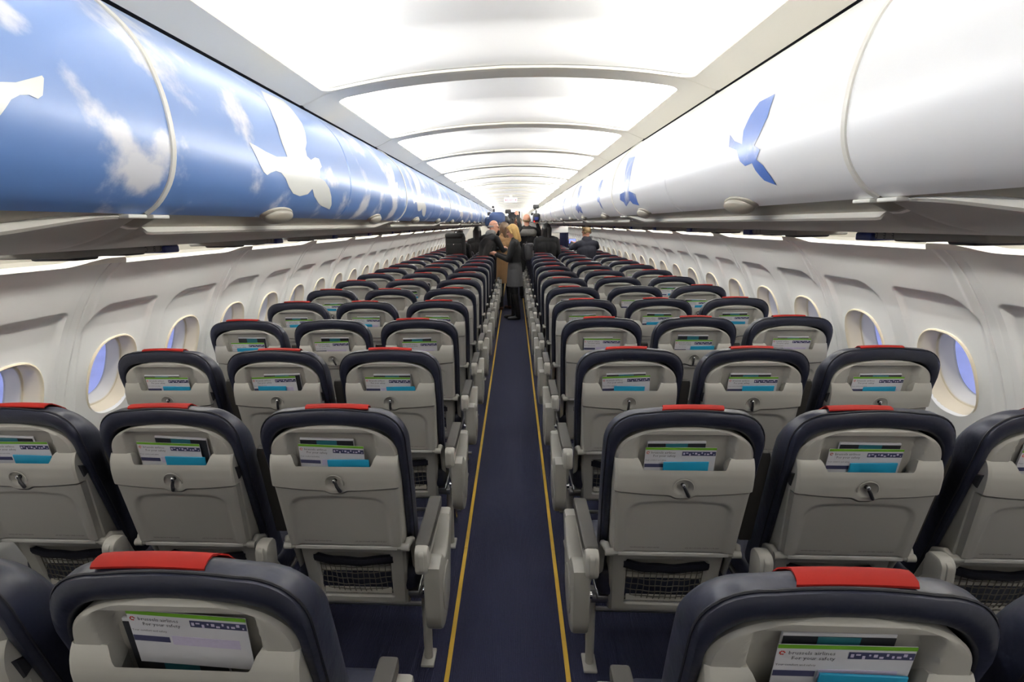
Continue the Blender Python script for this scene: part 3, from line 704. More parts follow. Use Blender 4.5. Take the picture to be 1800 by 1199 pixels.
    m = MB(); m.tube([(0, .045, .56), (0, .12, .45), (0, .2, .345)], .016, 8); T['arm_post'] = m.mesh('armrest_post', 'trim_grey', 50)
    # --- aisle-side fairing (x grows towards the aisle)
    pl = [(-.008, .575), (-.008, .40)]
    for k in range(9): t = math.radians(180+90*k/8); pl.append((.112+.12*math.cos(t), .40+.095*math.sin(t)))
    for k in range(1, 9): t = math.radians(270+80*k/8); pl.append((.14+.12*math.cos(t), .42+.115*math.sin(t)))
    pl += [(.285, .50), (.33, .59), (.325, .605), (.275, .607), (.235, .56), (.19, .53), (.14, .525), (.10, .545), (.075, .575), (.04, .583)]
    m = MB(); slab(pl, -.024, .030, .010, m); T['fairing'] = m.mesh('armrest_fairing', 'fairing_shaded', 40)
    m = MB(); slab([(.13+.085*math.cos(t), .425+.075*math.sin(t)) for t in np.linspace(0, 2*math.pi, 25)[:-1]], .027, .034, .006, m); T['fairing_cap'] = m.mesh('fairing_panel', 'fairing_shaded', 40)
    m = MB(); m.tube([(-.045, .10, .42), (0.0, .10, .42)], .012, 10); T['fairing_pin'] = m.mesh('pivot_pin', 'chrome', 50)
    return T
T = seat_meshes()
POS = ['aisle', 'middle', 'window']
NROW = 24
# literature
def card_mesh():
    m = MB(); w, h = .2, .12
    m.box((0, 0, h/2), (w, .0012, h)); base = m.mesh('safety_card', 'paper', 0)
    def q(x0, x1, z0, z1, mm, nm):
        k = MB(); k.box(((x0+x1)/2, -.0009, (z0+z1)/2), (x1-x0, .0006, z1-z0)); return k.mesh(nm, mm, 0)
    parts = [('green_edge', q(-w/2, w/2, h-.0075, h, 'paper_green', 'green_edge'))]
    k = MB()
    k.box((.052, -.0009, h-.020), (.094, .0006, .014)); parts.append(('photo_strip', k.mesh('photo_strip', 'ink_blue', 0)))
    k = MB()
    for i in range(11):
        x = .010+.0084*i; z = h-.020+.003*math.sin(i*2.3); k.box((x, -.0014, z), (.0045+.002*math.sin(i*1.7), .0005, .0045+.002*math.cos(i*2.9)))
    parts.append(('photo_figures', k.mesh('photo_figures', 'paper_lilac', 0)))
    k = MB(); k.box((-.068, -.0009, h-.062), (.062, .0006, .012)); parts.append(('photo_block', k.mesh('photo_block', 'ink_blue', 0)))
    k = MB(); k.box((.025, -.0009, h-.062), (.115, .0006, .020)); parts.append(('pictogram_band', k.mesh('pictogram_band', 'paper_lilac', 0)))
    def tx(body, x, z, s, mm):
        me = text_mesh('lettering', body, s, mm)
        for v in me.vertices: v.co = Vector((x+v.co.x, -.001, z+v.co.y))
        return me
    parts += [('lettering', tx('brussels airlines', -.083, h-.0205, .0108, 'ink')), ('lettering', tx('For your safety', -.077, h-.0315, .0104, 'ink')), ('lettering', tx('Your comfort and safety', -.098, h-.045, .006, 'ink'))]
    k = MB()
    for i in range(7):
        a = math.radians(20+45*i); k.box((-.092+.0035*math.cos(a), -.001, h-.0175+.0035*math.sin(a)), (.002, .0005, .002))
    parts.append(('logo', k.mesh('logo', 'ink_red', 0)))
    return base, parts
CARD, CARDP = card_mesh()
def mag_mesh():
    m = MB(); w, h = .165, .14
    m.box((0, 0, h/2), (w, .006, h), .0015); base = m.mesh('magazine', 'paper', 30)
    k = MB(); k.box((0, -.0034, h/2-.003), (w-.002, .0008, h-.006)); a = k.mesh('cover', 'paper_dark', 0)
    k = MB(); k.box((.0, -.0042, h/2-.003), (.062, .0008, h-.006)); b = k.mesh('cover_band', 'paper_teal', 0)
    return base, [('cover', a), ('cover_band', b)]
MAG, MAGP = mag_mesh()
m = MB(); m.box((0, 0, .035), (.128, .004, .07), .001); BAG = m.mesh('sickness_bag', 'paper_cyan', 30)
m = MB(); m.box((0, 0, .06), (.21, .002, .12), .0005); LEAF = m.mesh('leaflet', 'paper', 0)
k_ = MB(); k_.box((.088, -.0014, .094), (.02, .0008, .022)); LEAFP = k_.mesh('picture', 'service_blue', 0)
def lit(name, base, parts, X, Y, u, w, d, roll, label, cat, group):
    x, y, z = B_(u, w, d)
    o = tag(ob(name, base, None, (X+x, Y+y, z), (math.atan(.2), roll, 0)), label, cat, group)
    for nm, me in parts: ob(nm, me, o)
    return o
SEATX = {-1: -.5147, 1: .5191}
SPEC = {  # (side, seat, row): card(u, top w, roll), mag(u, top, roll), bag(u, top) or None
    (-1, 0, 0): ((.015, 1.018, .075), (-.075, .995, .03), None), (1, 0, 0): ((.04, .995, -.01), (-.0, 1.012, -.01), (.05, .947)),
    (-1, 0, 1): ((-.02, .982, .035), (-.022, 1.002, .02), (.055, .940)), (-1, 1, 1): ((-.02, .985, .03), (.045, 1.003, .09), (.05, .945)), (-1, 2, 1): ((.01, .985, .0), (-.03, 1.003, .03), (.06, .945)),
    (1, 0, 1): ((-.015, .983, .0), (-.02, 1.0, -.01), (.01, .944)), (1, 1, 1): ((-.02, .983, .0), (.0, 1.0, .01), (.02, .946)), (1, 2, 1): ((-.02, .983, .0), (-.02, 1.0, .0), (.03, .944)),
    (-1, 0, 2): ((-.02, .975, .01), (.01, .988, .0), (.06, .938)), (-1, 1, 2): ((-.01, .978, -.03), (.03, .99, -.02), (-.03, .94)), (-1, 2, 2): ((-.0, .975, .0), (-.03, .985, .0), (.05, .938)),
    (1, 0, 2): ((-.03, .98, -.06), (-.01, .992, -.03), (.0, .94)), (1, 1, 2): ((.0, .975, .0), (-.01, .99, .0), (.03, .942)), (1, 2, 2): ((-.01, .975, .0), (-.0, .988, .0), (.0, .938)),
}
def place_seat(side, seat, row):
    X = SEATX[side]+side*seat*.51; Y = Y0+PITCHY*row
    where = f'{POS[seat]} seat under the {SIDE[side]} bins, {rowphrase(row)}'
    o = thing('airplane_seat', f'navy leather {where}', 'seat', (X, Y, 0), group='rows of navy airplane seats')
    full = row <= 8
    c = ob('back_cushion', T['back_cushion'], o)
    if full: ob('piping', T['piping'], c)
    if random.random() < .93 or row < 3:
        tb = ob('headrest_tab', T['tabs'][0 if side < 0 else 1], o, (random.uniform(-.035, .03), 0, random.uniform(-.0005, .001)), (0, random.uniform(-.012, .012), 0)); tb['label'] = 'red leather headrest tab'
        if row == 0: tb.location.x = (-.035 if side < 0 else .03)
    ob('back_shell', T['back_shell'], o)
    p = ob('literature_pocket', T['literature_pocket'], o)
    t = ob('tray_table', T['tray_table'], o)
    if full:
        l = ob('tray_latch', T['latch'], p); ob('latch_ring', T['latch_ring'], p)
        x, y, z = B_(0, .867, .025); a = random.choice([0, 0, .12, -.45, .3, .1])
        l.location = (x, y, z); l.rotation_euler = (0, a, 0); l.delta_location = (0, 0, 0)
        lt = ob('latch_tip', T['latch_tip'], p)
        for me in T['placards']: ob('placard', me, t)
    ob('tray_bar', T['tray_bar'], o); ob('lower_back', T['lower_back'], o)
    for me in T['tray_arms']: ob('tray_arm', me, o)
    if full:
        n = ob('pocket_net', T['pocket_net'], o); ob('pocket_band', T['pocket_band'], o); ob('pocket_lining', T['pocket_lining'], o)
        ob('luggage_bar', T['luggage_bar'], o)
    ob('seat_cushion', T['seat_cushion'], o); ob('seat_frame', T['seat_frame'], o)
    ax = [-side*.255]+([side*.255] if seat == 2 else [])
    for a in ax:
        stow = seat > 0 and a*side < 0; pad = ob('armrest_pad', T['arm_pad_up' if stow else 'arm_pad'], o, (a, .075 if stow else 0, 0)); cap = ob('armrest_hinge', T['arm_cap_short' if stow else 'arm_cap'], o, (a, 0, 0))
        if full: ob('armrest_insert', T['arm_insert'], cap)
        ob('armrest_post', T['arm_post'], o, (a, 0, 0))
    if seat and full:
        hk = ob('coat_hook', T['coat_hook'], o, (-side*.197, 0, 0)); hk.scale = (-side, 1, 1)
    if seat == 0:
        f = ob('armrest_fairing', T['fairing'], o, (-side*.282, 0, 0)); f.scale = (-side, 1, 1)
        fc = ob('fairing_panel', T['fairing_cap'], f)
        if full: ob('pivot_pin', T['fairing_pin'], f)
    if seat in (0, 1):
        q = -side*.215 if seat == 0 else side*.18
        ob('leg', T['leg'], o, (q, 0, 0)); ob('leg_strut', T['leg_strut'], o, (q, 0, 0))
    if row <= 8:
        sp_ = SPEC.get((side, seat, row))
        if not sp_:
            sp_ = ((random.uniform(-.025, .02), random.uniform(.968, .985), random.uniform(-.03, .03)), (random.uniform(-.03, .03), random.uniform(.985, 1.002), random.uniform(-.03, .03)), (random.uniform(-.04, .06), .942) if random.random() < .6 else None)
            if row >= 5 and random.random() < .3: sp_ = None
        if sp_:
            cd, mg, bg_ = sp_
            w_ = f'at the {POS[seat]} seat under {SIDE[side]} bins, {rowphrase(row)}'
            lit('magazine', MAG, MAGP, X, Y, max(-.026, min(.026, mg[0])), mg[1]-.14, -.0165, max(-.03, min(.05, mg[2])), f'dark magazine {w_}', 'magazine', 'magazines in the seat pockets')
            lit('safety_card', CARD, CARDP, X, Y, max(-.010, min(.010, cd[0])), cd[1]-.12, -.006, max(-.04, min(.05, cd[2])), f'safety card {w_}', 'card', 'safety cards in the seat pockets')
            if bg_: lit('sickness_bag', BAG, [], X, Y, bg_[0]*.8, bg_[1]-.077, .001, random.uniform(-.02, .03), f'blue bag {w_}', 'paper bag', 'blue bags in the seat pockets')
# the latch mesh is modelled in place: move its origin to the pivot so that each latch can hang at its own angle
px_, py_, pz_ = B_(0, .867, .025)
for v in T['latch'].vertices: v.co -= Vector((px_, py_, pz_))
for row in range(NROW):
    for side in (-1, 1):
        for seat in range(3): place_seat(side, seat, row)

# ---- service panels under the bins
def service_meshes(sg):
    m = MB(); m.box((0, 0, 1.571), (.17, .44, .020), .006); a = m.mesh('service_panel', 'service_grey', 30)
    m = MB(); m.box((-sg*.03, .17, 1.5665), (.13, .07, .020), .004); b = m.mesh('call_sign', 'service_blue', 30)
    m = MB(); m.box((0, -.12, 1.565), (.12, .08, .024), .008); c = m.mesh('air_outlet', 'service_dark', 30); m = MB(); m.box((0, .045, 1.565), (.14, .08, .018), .006); c2 = m.mesh('reading_lamp', 'service_dark', 30)
    t = []
    for i, ch in enumerate('ABC' if sg < 0 else 'DEF'):
        me = text_mesh('seat_letter', ch, .022, 'ink')
        for v in me.vertices:
            x, y = v.co.x, v.co.y; v.co = Vector((-sg*(.0855), sg*(x-.008)+(.13-.032*i), 1.563+y))
        t.append(me)
    return a, b, c, c2, t
for sg in (-1, 1):
    a, b, c, c2, t = service_meshes(sg)
    for n in range(0, 23):
        y = 1.43+.775*(n-1); row = n
        o = tag(ob('service_panel', a, None, (sg*1.075, y, 0)), f'grey service panel under the {SIDE[sg]} bins, {rowphrase(row)}', 'service panel', 'overhead service panels')
        ob('call_sign', b, o); ob('air_outlet', c, o); ob('reading_lamp', c2, o)
        for q in t: ob('seat_letter', q, o)

# ---- exit sign, divider header, curtain
ex = thing('exit_sign', 'white EXIT sign with arrows hanging under the ceiling above the aisle', 'sign', (-.03, 11.05, 2.1125))
m = MB(); m.box((0, 0, -.045), (.25, .03, .085), .006); ob('sign_box', m.mesh('sign_box', 'sign_white', 30), ex)
me = text_mesh('lettering', 'EXIT', .062, 'sign_red', 'CENTER')
for v in me.vertices: v.co = Vector((v.co.x, -.0165, v.co.y-.066))
ob('lettering', me, ex)
m = MB()
for s in (-1, 1): m.add([(s*.085, -.0165, -.025), (s*.085, -.0165, -.062), (s*.112, -.0165, -.043)], [(0, 1, 2)])
ob('arrow', m.mesh('arrow', 'sign_red', 0), ex)
m = MB(); m.box((0, 0, .02), (.06, .02, .054), .004); ob('mount', m.mesh('mount', 'ceiling_frame', 0), ex)
e2 = thing('exit_sign', 'small orange sign above the doorway at the far cabin end', 'sign', (.03, YB-.02, 2.12))
m = MB(); m.box((0, 0, -.04), (.22, .02, .08), .005); ob('sign_box', m.mesh('sign_box', 'sign_white', 30), e2)
me = text_mesh('lettering', 'EXIT', .07, 'ink_red', 'CENTER')
for v in me.vertices: v.co = Vector((v.co.x, -.012, v.co.y-.065))
ob('lettering', me, e2)
dv = thing('cabin_divider', 'white class divider header with a navy curtain by the right wall', 'divider', (1.08, 13.33, 0))
m = MB(); m.box((0, 0, 1.475), (.42, .04, .17), .012); ob('header', m.mesh('header', 'wall_white', 30), dv)
m = MB(); m.grid([[(.02+.2*i/24, .012*math.sin(i*1.3), z) for i in range(25)] for z in (1.40, 1.2, 1.02)]); ob('curtain', m.mesh('curtain', 'curtain', 60), dv)

# ================================================================== PEOPLE
def rot2(p, a, o): 
    y, z = p[1]-o[1], p[2]-o[2]; return (p[0], o[1]+y*math.cos(a)+z*math.sin(a), o[2]-y*math.sin(a)+z*math.cos(a))
def cap(m, a, ra, b, rb, n=14):
    a, b = Vector(a), Vector(b); ax = (b-a); L_ = ax.length; t = ax/L_ if L_ > 1e-6 else Vector((0, 0, 1))
    pts, rs = [], []
    for k in range(5): q = math.pi/2*k/5; pts.append(a-t*ra*math.cos(q)); rs.append(max(ra*math.sin(q), .002))
    pts += [a+ax*k/3 for k in range(4)]; rs += [ra+(rb-ra)*k/3 for k in range(4)]
    for k in range(1, 6): q = math.pi/2*k/5; pts.append(b+t*rb*math.sin(q)); rs.append(max(rb*math.cos(q), .002))
    nrm = t.orthogonal().normalized(); bn = t.cross(nrm)
    m.rings([[p+(nrm*math.cos(v)+bn*math.sin(v))*r for v in [2*math.pi*i/n for i in range(n)]] for p, r in zip(pts, rs)], True, True, True)
def cone(m, a, ra, b, rb, n=18):
    a, b = Vector(a), Vector(b)
    m.rings([[a+(b-a)*q+Vector((math.cos(v)*r, math.sin(v)*r*.8, 0)) for v in [2*math.pi*i/n for i in range(n)]] for q, r in ((-.05, ra*.5), (0, ra), (.5, (ra+rb)/2), (1, rb))], True, True, True)
def remesh(name, m, vox, mats, prims):
    me = bpy.data.meshes.new('tmp'); me.from_pydata(m.v, [], m.f); o = bpy.data.objects.new('tmp', me); COL.objects.link(o)
    md = o.modifiers.new('r', 'REMESH'); md.mode = 'VOXEL'; md.voxel_size = vox
    sm = o.modifiers.new('s', 'SMOOTH'); sm.iterations = 4; sm.factor = .5
    bpy.context.view_layer.update()
    r = bpy.data.meshes.new_from_object(o.evaluated_get(bpy.context.evaluated_depsgraph_get())); bpy.data.objects.remove(o); bpy.data.meshes.remove(me)
    r.name = name; r.materials.clear()
    for q in mats: r.materials.append(MATS[q])
    if prims:
        n = len(r.polygons); c = np.empty(n*3); r.polygons.foreach_get('center', c); c = c.reshape(-1, 3); best = np.full(n, 1e9); idx = np.zeros(n, int)
        for (kind, mi, a, ra, b, rb) in prims:
            a_, b_ = np.array(a), np.array(b)
            if kind == 'c':
                ab = b_-a_; L2 = max(ab@ab, 1e-9); t = np.clip(((c-a_)@ab)/L2, 0, 1); d = np.linalg.norm(c-(a_+t[:, None]*ab), axis=1)-(ra+(rb-ra)*t)
            elif kind == 'k':
                t = (a_[2]-c[:, 2])/(a_[2]-b_[2]); rr = ra+(rb-ra)*t; d = np.where((t > -.06) & (t < 1.03) & (np.hypot(c[:, 0], c[:, 1]/.8) > rr*.6) & (np.hypot(c[:, 0], c[:, 1]/.8) < rr*1.12), -1., 1e6)
            else:
                d = (np.linalg.norm((c-a_)/np.array(ra), axis=1)-1)*min(ra)
            k = d < best; best[k] = d[k]; idx[k] = mi
        r.polygons.foreach_set('material_index', idx.astype(np.int32))
    r.polygons.foreach_set('use_smooth', [True]*len(r.polygons)); r.update(); return r
def person(label, X, Y, yaw, H, top='black_cloth', bottom='black_cloth', shoe='boot', skin='skin', lean=0., headtilt=0., headturn=0., arms=None, skirt=None, coat=None, hair=None, hairmat=None, girth=1., extra=(), rows=False, legdy=0., cuff=None, face=True, collar=None, stance=1., glasses=False):
    k = H/1.75; mats = []; prims = []; m = MB()
    def mi(n):
        if n not in mats: mats.append(n)
        return mats.index(n)
    S = lambda p: (p[0]*k, p[1]*k, p[2]*k)
    hip0 = (0, 0, .93)
    U_ = lambda p: S(rot2(p, lean, hip0))
    def C_(a, ra, b, rb, mm): cap(m, a, ra*k, b, rb*k); prims.append(('c', mi(mm), tuple(a), ra*k, tuple(b), rb*k))
    def E_(c, r, mm): m.sphere(c, tuple(x*k for x in r), 16, 12); prims.append(('e', mi(mm), tuple(c), tuple(x*k for x in r), tuple(c), 0))
    g = girth
    # legs
    for s in (-1, 1):
        st = s*stance; hp, kn, an = S((st*.09, 0, .90)), S((st*.10, .015+s*legdy*.5, .49)), S((st*.10, -.02+s*legdy, .09))
        C_(hp, .088*g, kn, .058*g, bottom); C_(kn, .058*g, an, .042 if shoe != 'boot' else .05, bottom if shoe != 'boot' or not skirt else shoe)
        C_(S((st*.10, -.03+s*legdy, .045)), .042, S((st*.115, .15+s*legdy, .032)), .03, shoe)
    # trunk
    E_(S((0, 0, .95)), (.165*g, .115*g, .12), bottom)
    C_(S((-.06, 0, .98)), .115*g, S((.06, 0, .98)), .115*g, bottom)
    C_(U_((-.05, 0, 1.05)), .112*g, U_((-.075, 0, 1.28)), .125*g, top); C_(U_((.05, 0, 1.05)), .112*g, U_((.075, 0, 1.28)), .125*g, top)
    C_(U_((-.12, -.005, 1.40)), .085*g, U_((.12, -.005, 1.40)), .085*g, top); E_(U_((0, .0, 1.27)), (.175*g, .125*g, .17), top)
    C_(U_((-.05, 0, 1.45)), .065, U_((.05, 0, 1.45)), .065, top)
    nk = U_((0, .005, 1.47)); hd0 = rot2((0, .03, 1.625), lean, hip0)
    hc = (hd0[0], hd0[1]+math.sin(headtilt)*.05, hd0[2]-abs(math.sin(headtilt))*.02)
    C_(nk, .055, S(hc), .05, skin)
    if collar: C_(U_((-.03, .0, 1.485)), .075, U_((.03, .01, 1.485)), .075, collar)
    def Hd(p):  # head-local: y forward
        a = headturn; x, y = p[0]*math.cos(a)-p[1]*math.sin(a), p[0]*math.sin(a)+p[1]*math.cos(a)
        q = rot2((x, y, p[2]), headtilt+lean*.5, (0, 0, 0)); return S((hc[0]+q[0], hc[1]+q[1], hc[2]+q[2]))
    E_(Hd((0, -.008, .022)), (.076, .094, .096), skin); E_(Hd((0, .018, -.04)), (.060, .070, .075), skin)
    C_(Hd((0, .088, .012)), .010, Hd((0, .106, -.022)), .015, skin); C_(Hd((0, .055, -.088)), .026, Hd((0, .065, -.084)), .022, skin)
    for s in (-1, 1): C_(Hd((s*.078, -.005, .01)), .012, Hd((s*.076, -.002, -.028)), .009, skin); C_(Hd((s*.02, .082, .022)), .012, Hd((s*.045, .07, .022)), .011, skin)
    # arms
    arms = arms or {}
    for s, nm in ((-1, 'l'), (1, 'r')):
        sh = rot2((s*.185, -.005, 1.405), lean, hip0)
        el = arms.get('e'+nm, rot2((s*.25, -.02, 1.13), lean*.6, hip0)); wr = arms.get('w'+nm, (s*.26, .06+lean*.2, .90))
        C_(S(sh), .062*g, S(el), .048*g, top); C_(S(el), .047*g, S(wr), .034, cuff or top)
        d = Vector(wr)-Vector(el); d.normalize(); side = d.cross(Vector((0, 0, 1))); side = side.normalized() if side.length > .1 else Vector((1, 0, 0)); nz = side.cross(d).normalized()
        w_ = Vector(wr); pm = w_+d*.065
        C_(S(w_+d*.01), .026, S(pm), .030, skin)
        for f in range(4):
            o_ = side*(-.027+.018*f); L_ = (.058, .068, .063, .048)[f]
            b0 = w_+d*.085+o_; b1 = b0+d*L_*.5-nz*.008; b2 = b1+d*L_*.35-nz*.026
            C_(S(b0), .0095, S(b1), .009, skin); C_(S(b1), .009, S(b2), .0075, skin)
        th0 = w_+d*.035+side*(-s*.026); th1 = th0+d*.03+side*(-s*.026)-nz*.012; C_(S(th0), .012, S(th1), .010, skin); C_(S(th1), .010, S(th1+d*.026-nz*.006), .008, skin)
    if skirt:
        mm, z0, z1, r0, r1 = skirt
        cone(m, S((0, 0, z0)), r0*k, S((0, 0, z1)), r1*k); prims.append(('k', mi(mm), S((0, 0, z0)), r0*k, S((0, 0, z1)), r1*k))
    if coat:
        mm, z1, r1 = coat
        cone(m, S((0, 0, 1.12)), .165*k, S((0, 0, z1)), r1*k); prims.append(('k', mi(mm), S((0, 0, 1.12)), .165*k, S((0, 0, z1)), r1*k))
    for e in extra:
        if e[0] == 'c': C_(S(e[1]), e[2], S(e[3]), e[4], e[5])
        else: E_(S(e[1]), e[2], e[3])
    root = thing('person', label, 'person', (X, Y, 0), (0, 0, yaw))
    b = ob('body', remesh('body', m, .0095, mats, prims), root)
    zmin = min(v.co.z for v in b.data.vertices); b.location.z = -zmin
    if hair:
        h = MB()
        for e in hair:
            if e[0] == 'c': cap(h, Hd(e[1]), e[2]*k, Hd(e[3]), e[4]*k)
            else: h.sphere(Hd(e[1]), tuple(x*k for x in e[2]), 16, 12)
        ob('hair', remesh('hair', h, .008, [hairmat], None), root, (0, 0, -zmin))
    if face:
        h = MB()
        for s in (-1, 1): h.sphere(Hd((s*.031, .083, .006)), (.011*k, .009*k, .008*k))
        ob('eyes', h.mesh('eyes', 'eye', 60), root, (0, 0, -zmin))
        h = MB(); cap(h, Hd((-.018, .086, -.052)), .006*k, Hd((.018, .086, -.052)), .006*k); ob('mouth', h.mesh('mouth', 'lip', 60), root, (0, 0, -zmin))
    if glasses:
        t = thing('spectacles', "dark spectacles pushed up on the bald man's head", 'spectacles', (X, Y, 0), (0, 0, yaw))
        for s in (-1, 1):
            h = MB(); h.tube([Hd((s*.045, .078, .088)), Hd((s*.086, .04, .055)), Hd((s*.092, -.03, .03))], .0035, 6); ob('temple', h.mesh('temple', 'device', 50), t, (0, 0, -zmin))
            h = MB(); h.tube([Hd((s*.034+.024*math.cos(a), .088-.018*math.sin(a), .092+.018*math.sin(a))) for a in np.linspace(0, 2*math.pi, 17)], .003, 5); ob('rim', h.mesh('rim', 'device', 50), t, (0, 0, -zmin))
    return root, k
HAIR_LONG = [('e', (0, -.022, .036), (.088, .098, .098)), ('c', (-.07, -.02, .02), .035, (-.075, -.01, -.16), .03), ('c', (.07, -.02, .02), .035, (.075, -.01, -.16), .03), ('c', (-.03, -.075, .02), .05, (-.03, -.07, -.19), .04), ('c', (.03, -.075, .02), .05, (.03, -.07, -.19), .04), ('c', (-.05, .045, .085), .028, (-.075, .035, -.03), .018), ('c', (.05, .045, .085), .028, (.075, .035, -.03), .018)]
HAIR_SHORT = [('e', (0, -.022, .040), (.083, .092, .088)), ('c', (-.06, -.045, .0), .03, (.06, -.045, .0), .03), ('c', (-.03, .05, .10), .025, (.03, .05, .10), .025)]
HAIR_FRINGE = [('c', (-.07, -.02, -.005), .018, (-.04, -.085, -.02), .022), ('c', (.07, -.02, -.005), .018, (.04, -.085, -.02), .022), ('c', (-.04, -.085, -.02), .022, (.04, -.085, -.02), .022)]
R90 = math.pi/2
person('blonde woman in black cardigan and grey skirt standing in the aisle', .04, 9.52, R90*.93, 1.62, skirt=('charcoal_cloth', 1.04, .62, .155, .195), hair=HAIR_LONG, hairmat='blonde', headtilt=.32, headturn=.25, arms={'el': (-.22, .10, 1.12), 'wl': (-.07, .33, 1.20), 'er': (.22, .10, 1.12), 'wr': (.05, .34, 1.22)}, legdy=.05)
person('brown-haired woman in tan coat standing beyond the blonde woman', -.15, 10.62, .6, 1.66, top='tan_cloth', coat=('tan_cloth', .55, .20), shoe='brown_leather', hair=HAIR_LONG, hairmat='brown_hair', arms={'el': (-.25, .08, 1.15), 'wl': (-.12, .30, 1.26), 'er': (.24, .04, 1.13), 'wr': (.12, .28, 1.18)}, face=True, collar='tan_cloth')
person('bald man with grey scarf and spectacles on his head, leaning towards the aisle', -.50, 9.843, -R90*.5, 1.74, lean=.30, headtilt=.2, headturn=-.6, hair=HAIR_FRINGE, hairmat='grey_hair', collar='grey_cloth', arms={'el': (-.20, .24, 1.18), 'wl': (-.04, .47, 1.20), 'er': (.22, .26, 1.17), 'wr': (.07, .46, 1.18)}, stance=.3, girth=.9, glasses=True)
person('camera operator in black under a blue-covered camera', -.14, 11.385, .1, 1.78, hair=HAIR_SHORT, hairmat='dark_hair', arms={'er': (.30, .10, 1.50), 'wr': (.27, .22, 1.74), 'el': (-.30, .12, 1.28), 'wl': (-.20, .12, 1.50)}, girth=1.)
person('balding man in dark jacket with pale patterned yoke, seen from behind', .30, 12.175, -.05, 1.83, hair=HAIR_FRINGE, hairmat='short_brown', girth=1.08, extra=[('c', (-.13, -.085, 1.36), .078, (.13, -.085, 1.36), .078, 'grey_cloth')], arms={'er': (.30, .12, 1.28), 'wr': (.22, .24, 1.52)}, face=False)
person('man facing back down the aisle between the two camera operators', .12, 12.95, math.pi, 1.78, hair=HAIR_SHORT, hairmat='short_brown')
person('dark-haired person in black coat, seen from behind, among the seats under the white bins', .64, 10.66, .1, 1.62, hair=HAIR_LONG, hairmat='dark_hair', girth=1.2, face=False)
person('person in black carrying a large black backpack under the blue bins', -1.0, 10.635, -.2, 1.52, hair=HAIR_SHORT, hairmat='dark_hair', girth=1., lean=.03, face=False)
person('dark-haired person in black behind the bald man', -.77, 12.18, -.15, 1.58, hair=HAIR_LONG, hairmat='dark_hair', girth=1., face=False)
person('man in navy jacket with short brown hair, photographing beside the right wall', 1.29, 9.862, .3, 1.56, top='navy_cloth', bottom='navy_cloth', hair=HAIR_SHORT, hairmat='short_brown', headturn=.25, headtilt=.12, lean=.0, girth=1., arms={'el': (-.28, .10, 1.33), 'wl': (-.17, .34, 1.42), 'er': (.27, .10, 1.33), 'wr': (-.02, .36, 1.41)}, collar='navy_cloth')

# things they carry
def backpack(label, loc, yaw, size, mm):
    t = thing('backpack', label, 'bag', loc, (0, 0, yaw)); w, d, h = size
    m = MB(); m.box((0, 0, 0), (w, d, h), min(d, w)*.45); ob('sack', m.mesh('sack', mm, 60), t)
    m = MB(); m.box((0, -d*.42, -h*.12), (w*.74, d*.34, h*.45), d*.12); ob('front_pocket', m.mesh('front_pocket', mm, 60), t)
    m = MB(); m.box((0, -d*.18, h*.40), (w*.92, d*.8, h*.22), d*.2); ob('flap', m.mesh('flap', mm, 60), t)
    m = MB(); m.sphere((0, -d*.62, h*.06), (.012, .006, .012)); ob('buckle', m.mesh('buckle', 'chrome', 60), t)
    for s in (-1, 1):
        m = MB(); m.tube([(s*w*.3, d*.4, h*.45), (s*w*.32, d*.56, h*.47), (s*w*.33, d*.60, h*.2), (s*w*.32, d*.58, -h*.2), (s*w*.3, d*.45, -h*.38)], .010, 6); ob('strap', m.mesh('strap', mm, 50), t)
    m = MB(); m.tube([(-.03, d*.2, h*.48), (-.02, d*.2, h*.58), (.02, d*.2, h*.58), (.03, d*.2, h*.48)], .008, 6); ob('handle', m.mesh('handle', mm, 50), t)
backpack('small dark grey backpack on the blonde woman\'s back', (.27, 9.56, 1.14), R90*.93, (.24, .15, .30), 'bag_dark')
backpack('large black backpack on the person under the blue bins', (-1.05, 10.345, 1.24), -.2, (.38, .20, .46), 'black_cloth')
def phone(label, loc, rot, scr='device', size=(.075, .009, .145)):
    t = thing('phone', label, 'phone', loc, rot)
    m = MB(); m.box((0, 0, 0), size, .003); ob('casing', m.mesh('casing', 'device', 30), t)
    m = MB(); m.box((0, -size[1]/2, 0), (size[0]*.88, .001, size[2]*.86)); ob('display', m.mesh('display', scr, 0), t)
phone('dark phone held in the blonde woman\'s hands', (-.365, 9.50, 1.19), (.5, 0, R90))
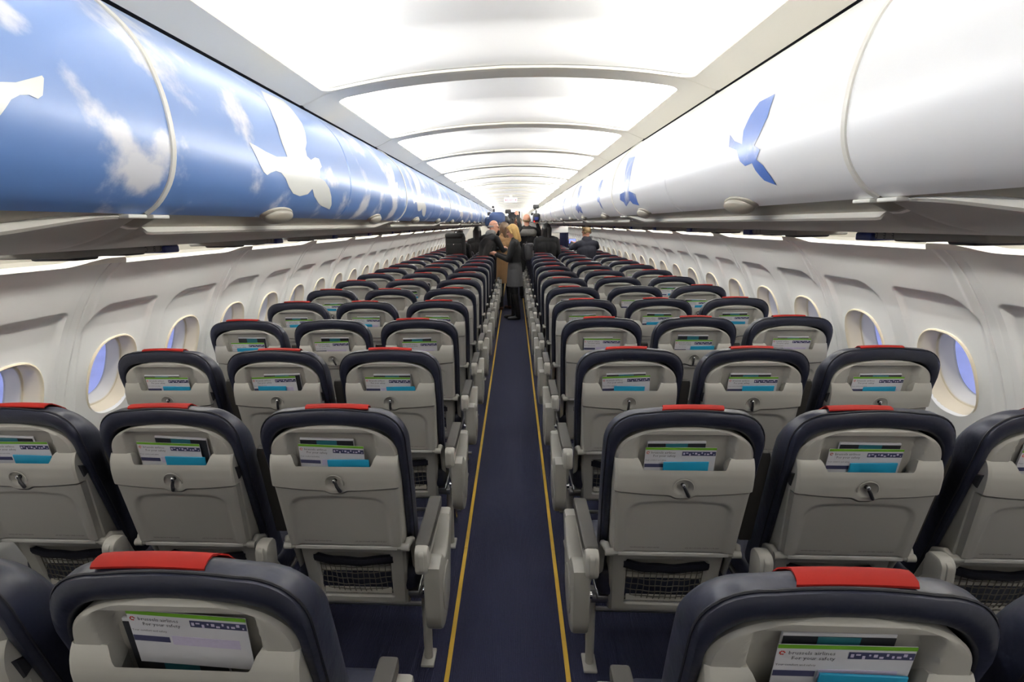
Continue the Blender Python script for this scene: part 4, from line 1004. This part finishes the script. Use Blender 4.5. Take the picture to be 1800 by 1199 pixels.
phone('camera phone with glowing blue screen held by the man in navy', (1.085, 10.30, 1.29), (0, 0, .1), 'screen', (.135, .02, .085))
def video_camera(label, loc, yaw, cover, k=1.):
    t = thing('video_camera', label, 'camera', loc, (0, 0, yaw))
    bm = 'blue_cover' if cover else 'device'
    m = MB(); m.box((0, 0, 0), (.15*k, .36*k, .20*k), .03); ob('camera_body', m.mesh('camera_body', bm, 50), t)
    if cover: m = MB(); m.box((.06*k, -.09*k, .0), (.28*k, .34*k, .23*k), .085); m.box((-.09*k, -.07*k, -.05), (.14*k, .2*k, .16*k), .05); ob('rain_cover', m.mesh('rain_cover', bm, 60), t)
    m = MB(); m.tube([(0, .18*k, .0), (0, .40*k, .0)], [.05*k, .06*k], 16); ob('lens', m.mesh('lens_barrel', 'device', 40), t)
    m = MB(); m.tube([(0, -.12*k, .09*k), (0, -.10*k, .16*k), (0, .12*k, .17*k), (0, .16*k, .1*k)], .014*k, 8); ob('top_handle', m.mesh('top_handle', 'device', 50), t)
    m = MB(); m.tube([(-.02*k, .10*k, .21*k), (-.02*k, .26*k, .21*k)], .022*k, 10); ob('microphone', m.mesh('microphone', 'device', 50), t)
    m = MB(); m.box((-.09*k, .08*k, .09*k), (.06*k, .12*k, .06*k), .01); ob('viewfinder', m.mesh('viewfinder', 'device', 40), t)
    m = MB(); m.box((.0, -.182*k, -.02*k), (.10*k, .012, .07*k), .004); ob('rear_display', m.mesh('rear_display', 'device' if cover else 'service_blue', 30), t)
    if not cover:
        m = MB(); m.sphere((-.05*k, -.186*k, -.085*k), .012*k); ob('record_light', m.mesh('record_light', 'rec_light', 60), t)
        m = MB(); m.box((0, .12*k, .26*k), (.14*k, .1*k, .09*k), .02); ob('lamp_head', m.mesh('lamp_head', 'device', 40), t)
video_camera('video camera in a blue cover held up over the camera operator', (-.36, 11.13, 1.72), 0, True, 1.1)
video_camera('black video camera with red light on the balding man\'s shoulder', (.50, 12.12, 1.735), 0, False, .9)
video_camera('black video camera on the shoulder of the man facing back', (-.10, 12.92, 1.645), math.pi, False, .95)
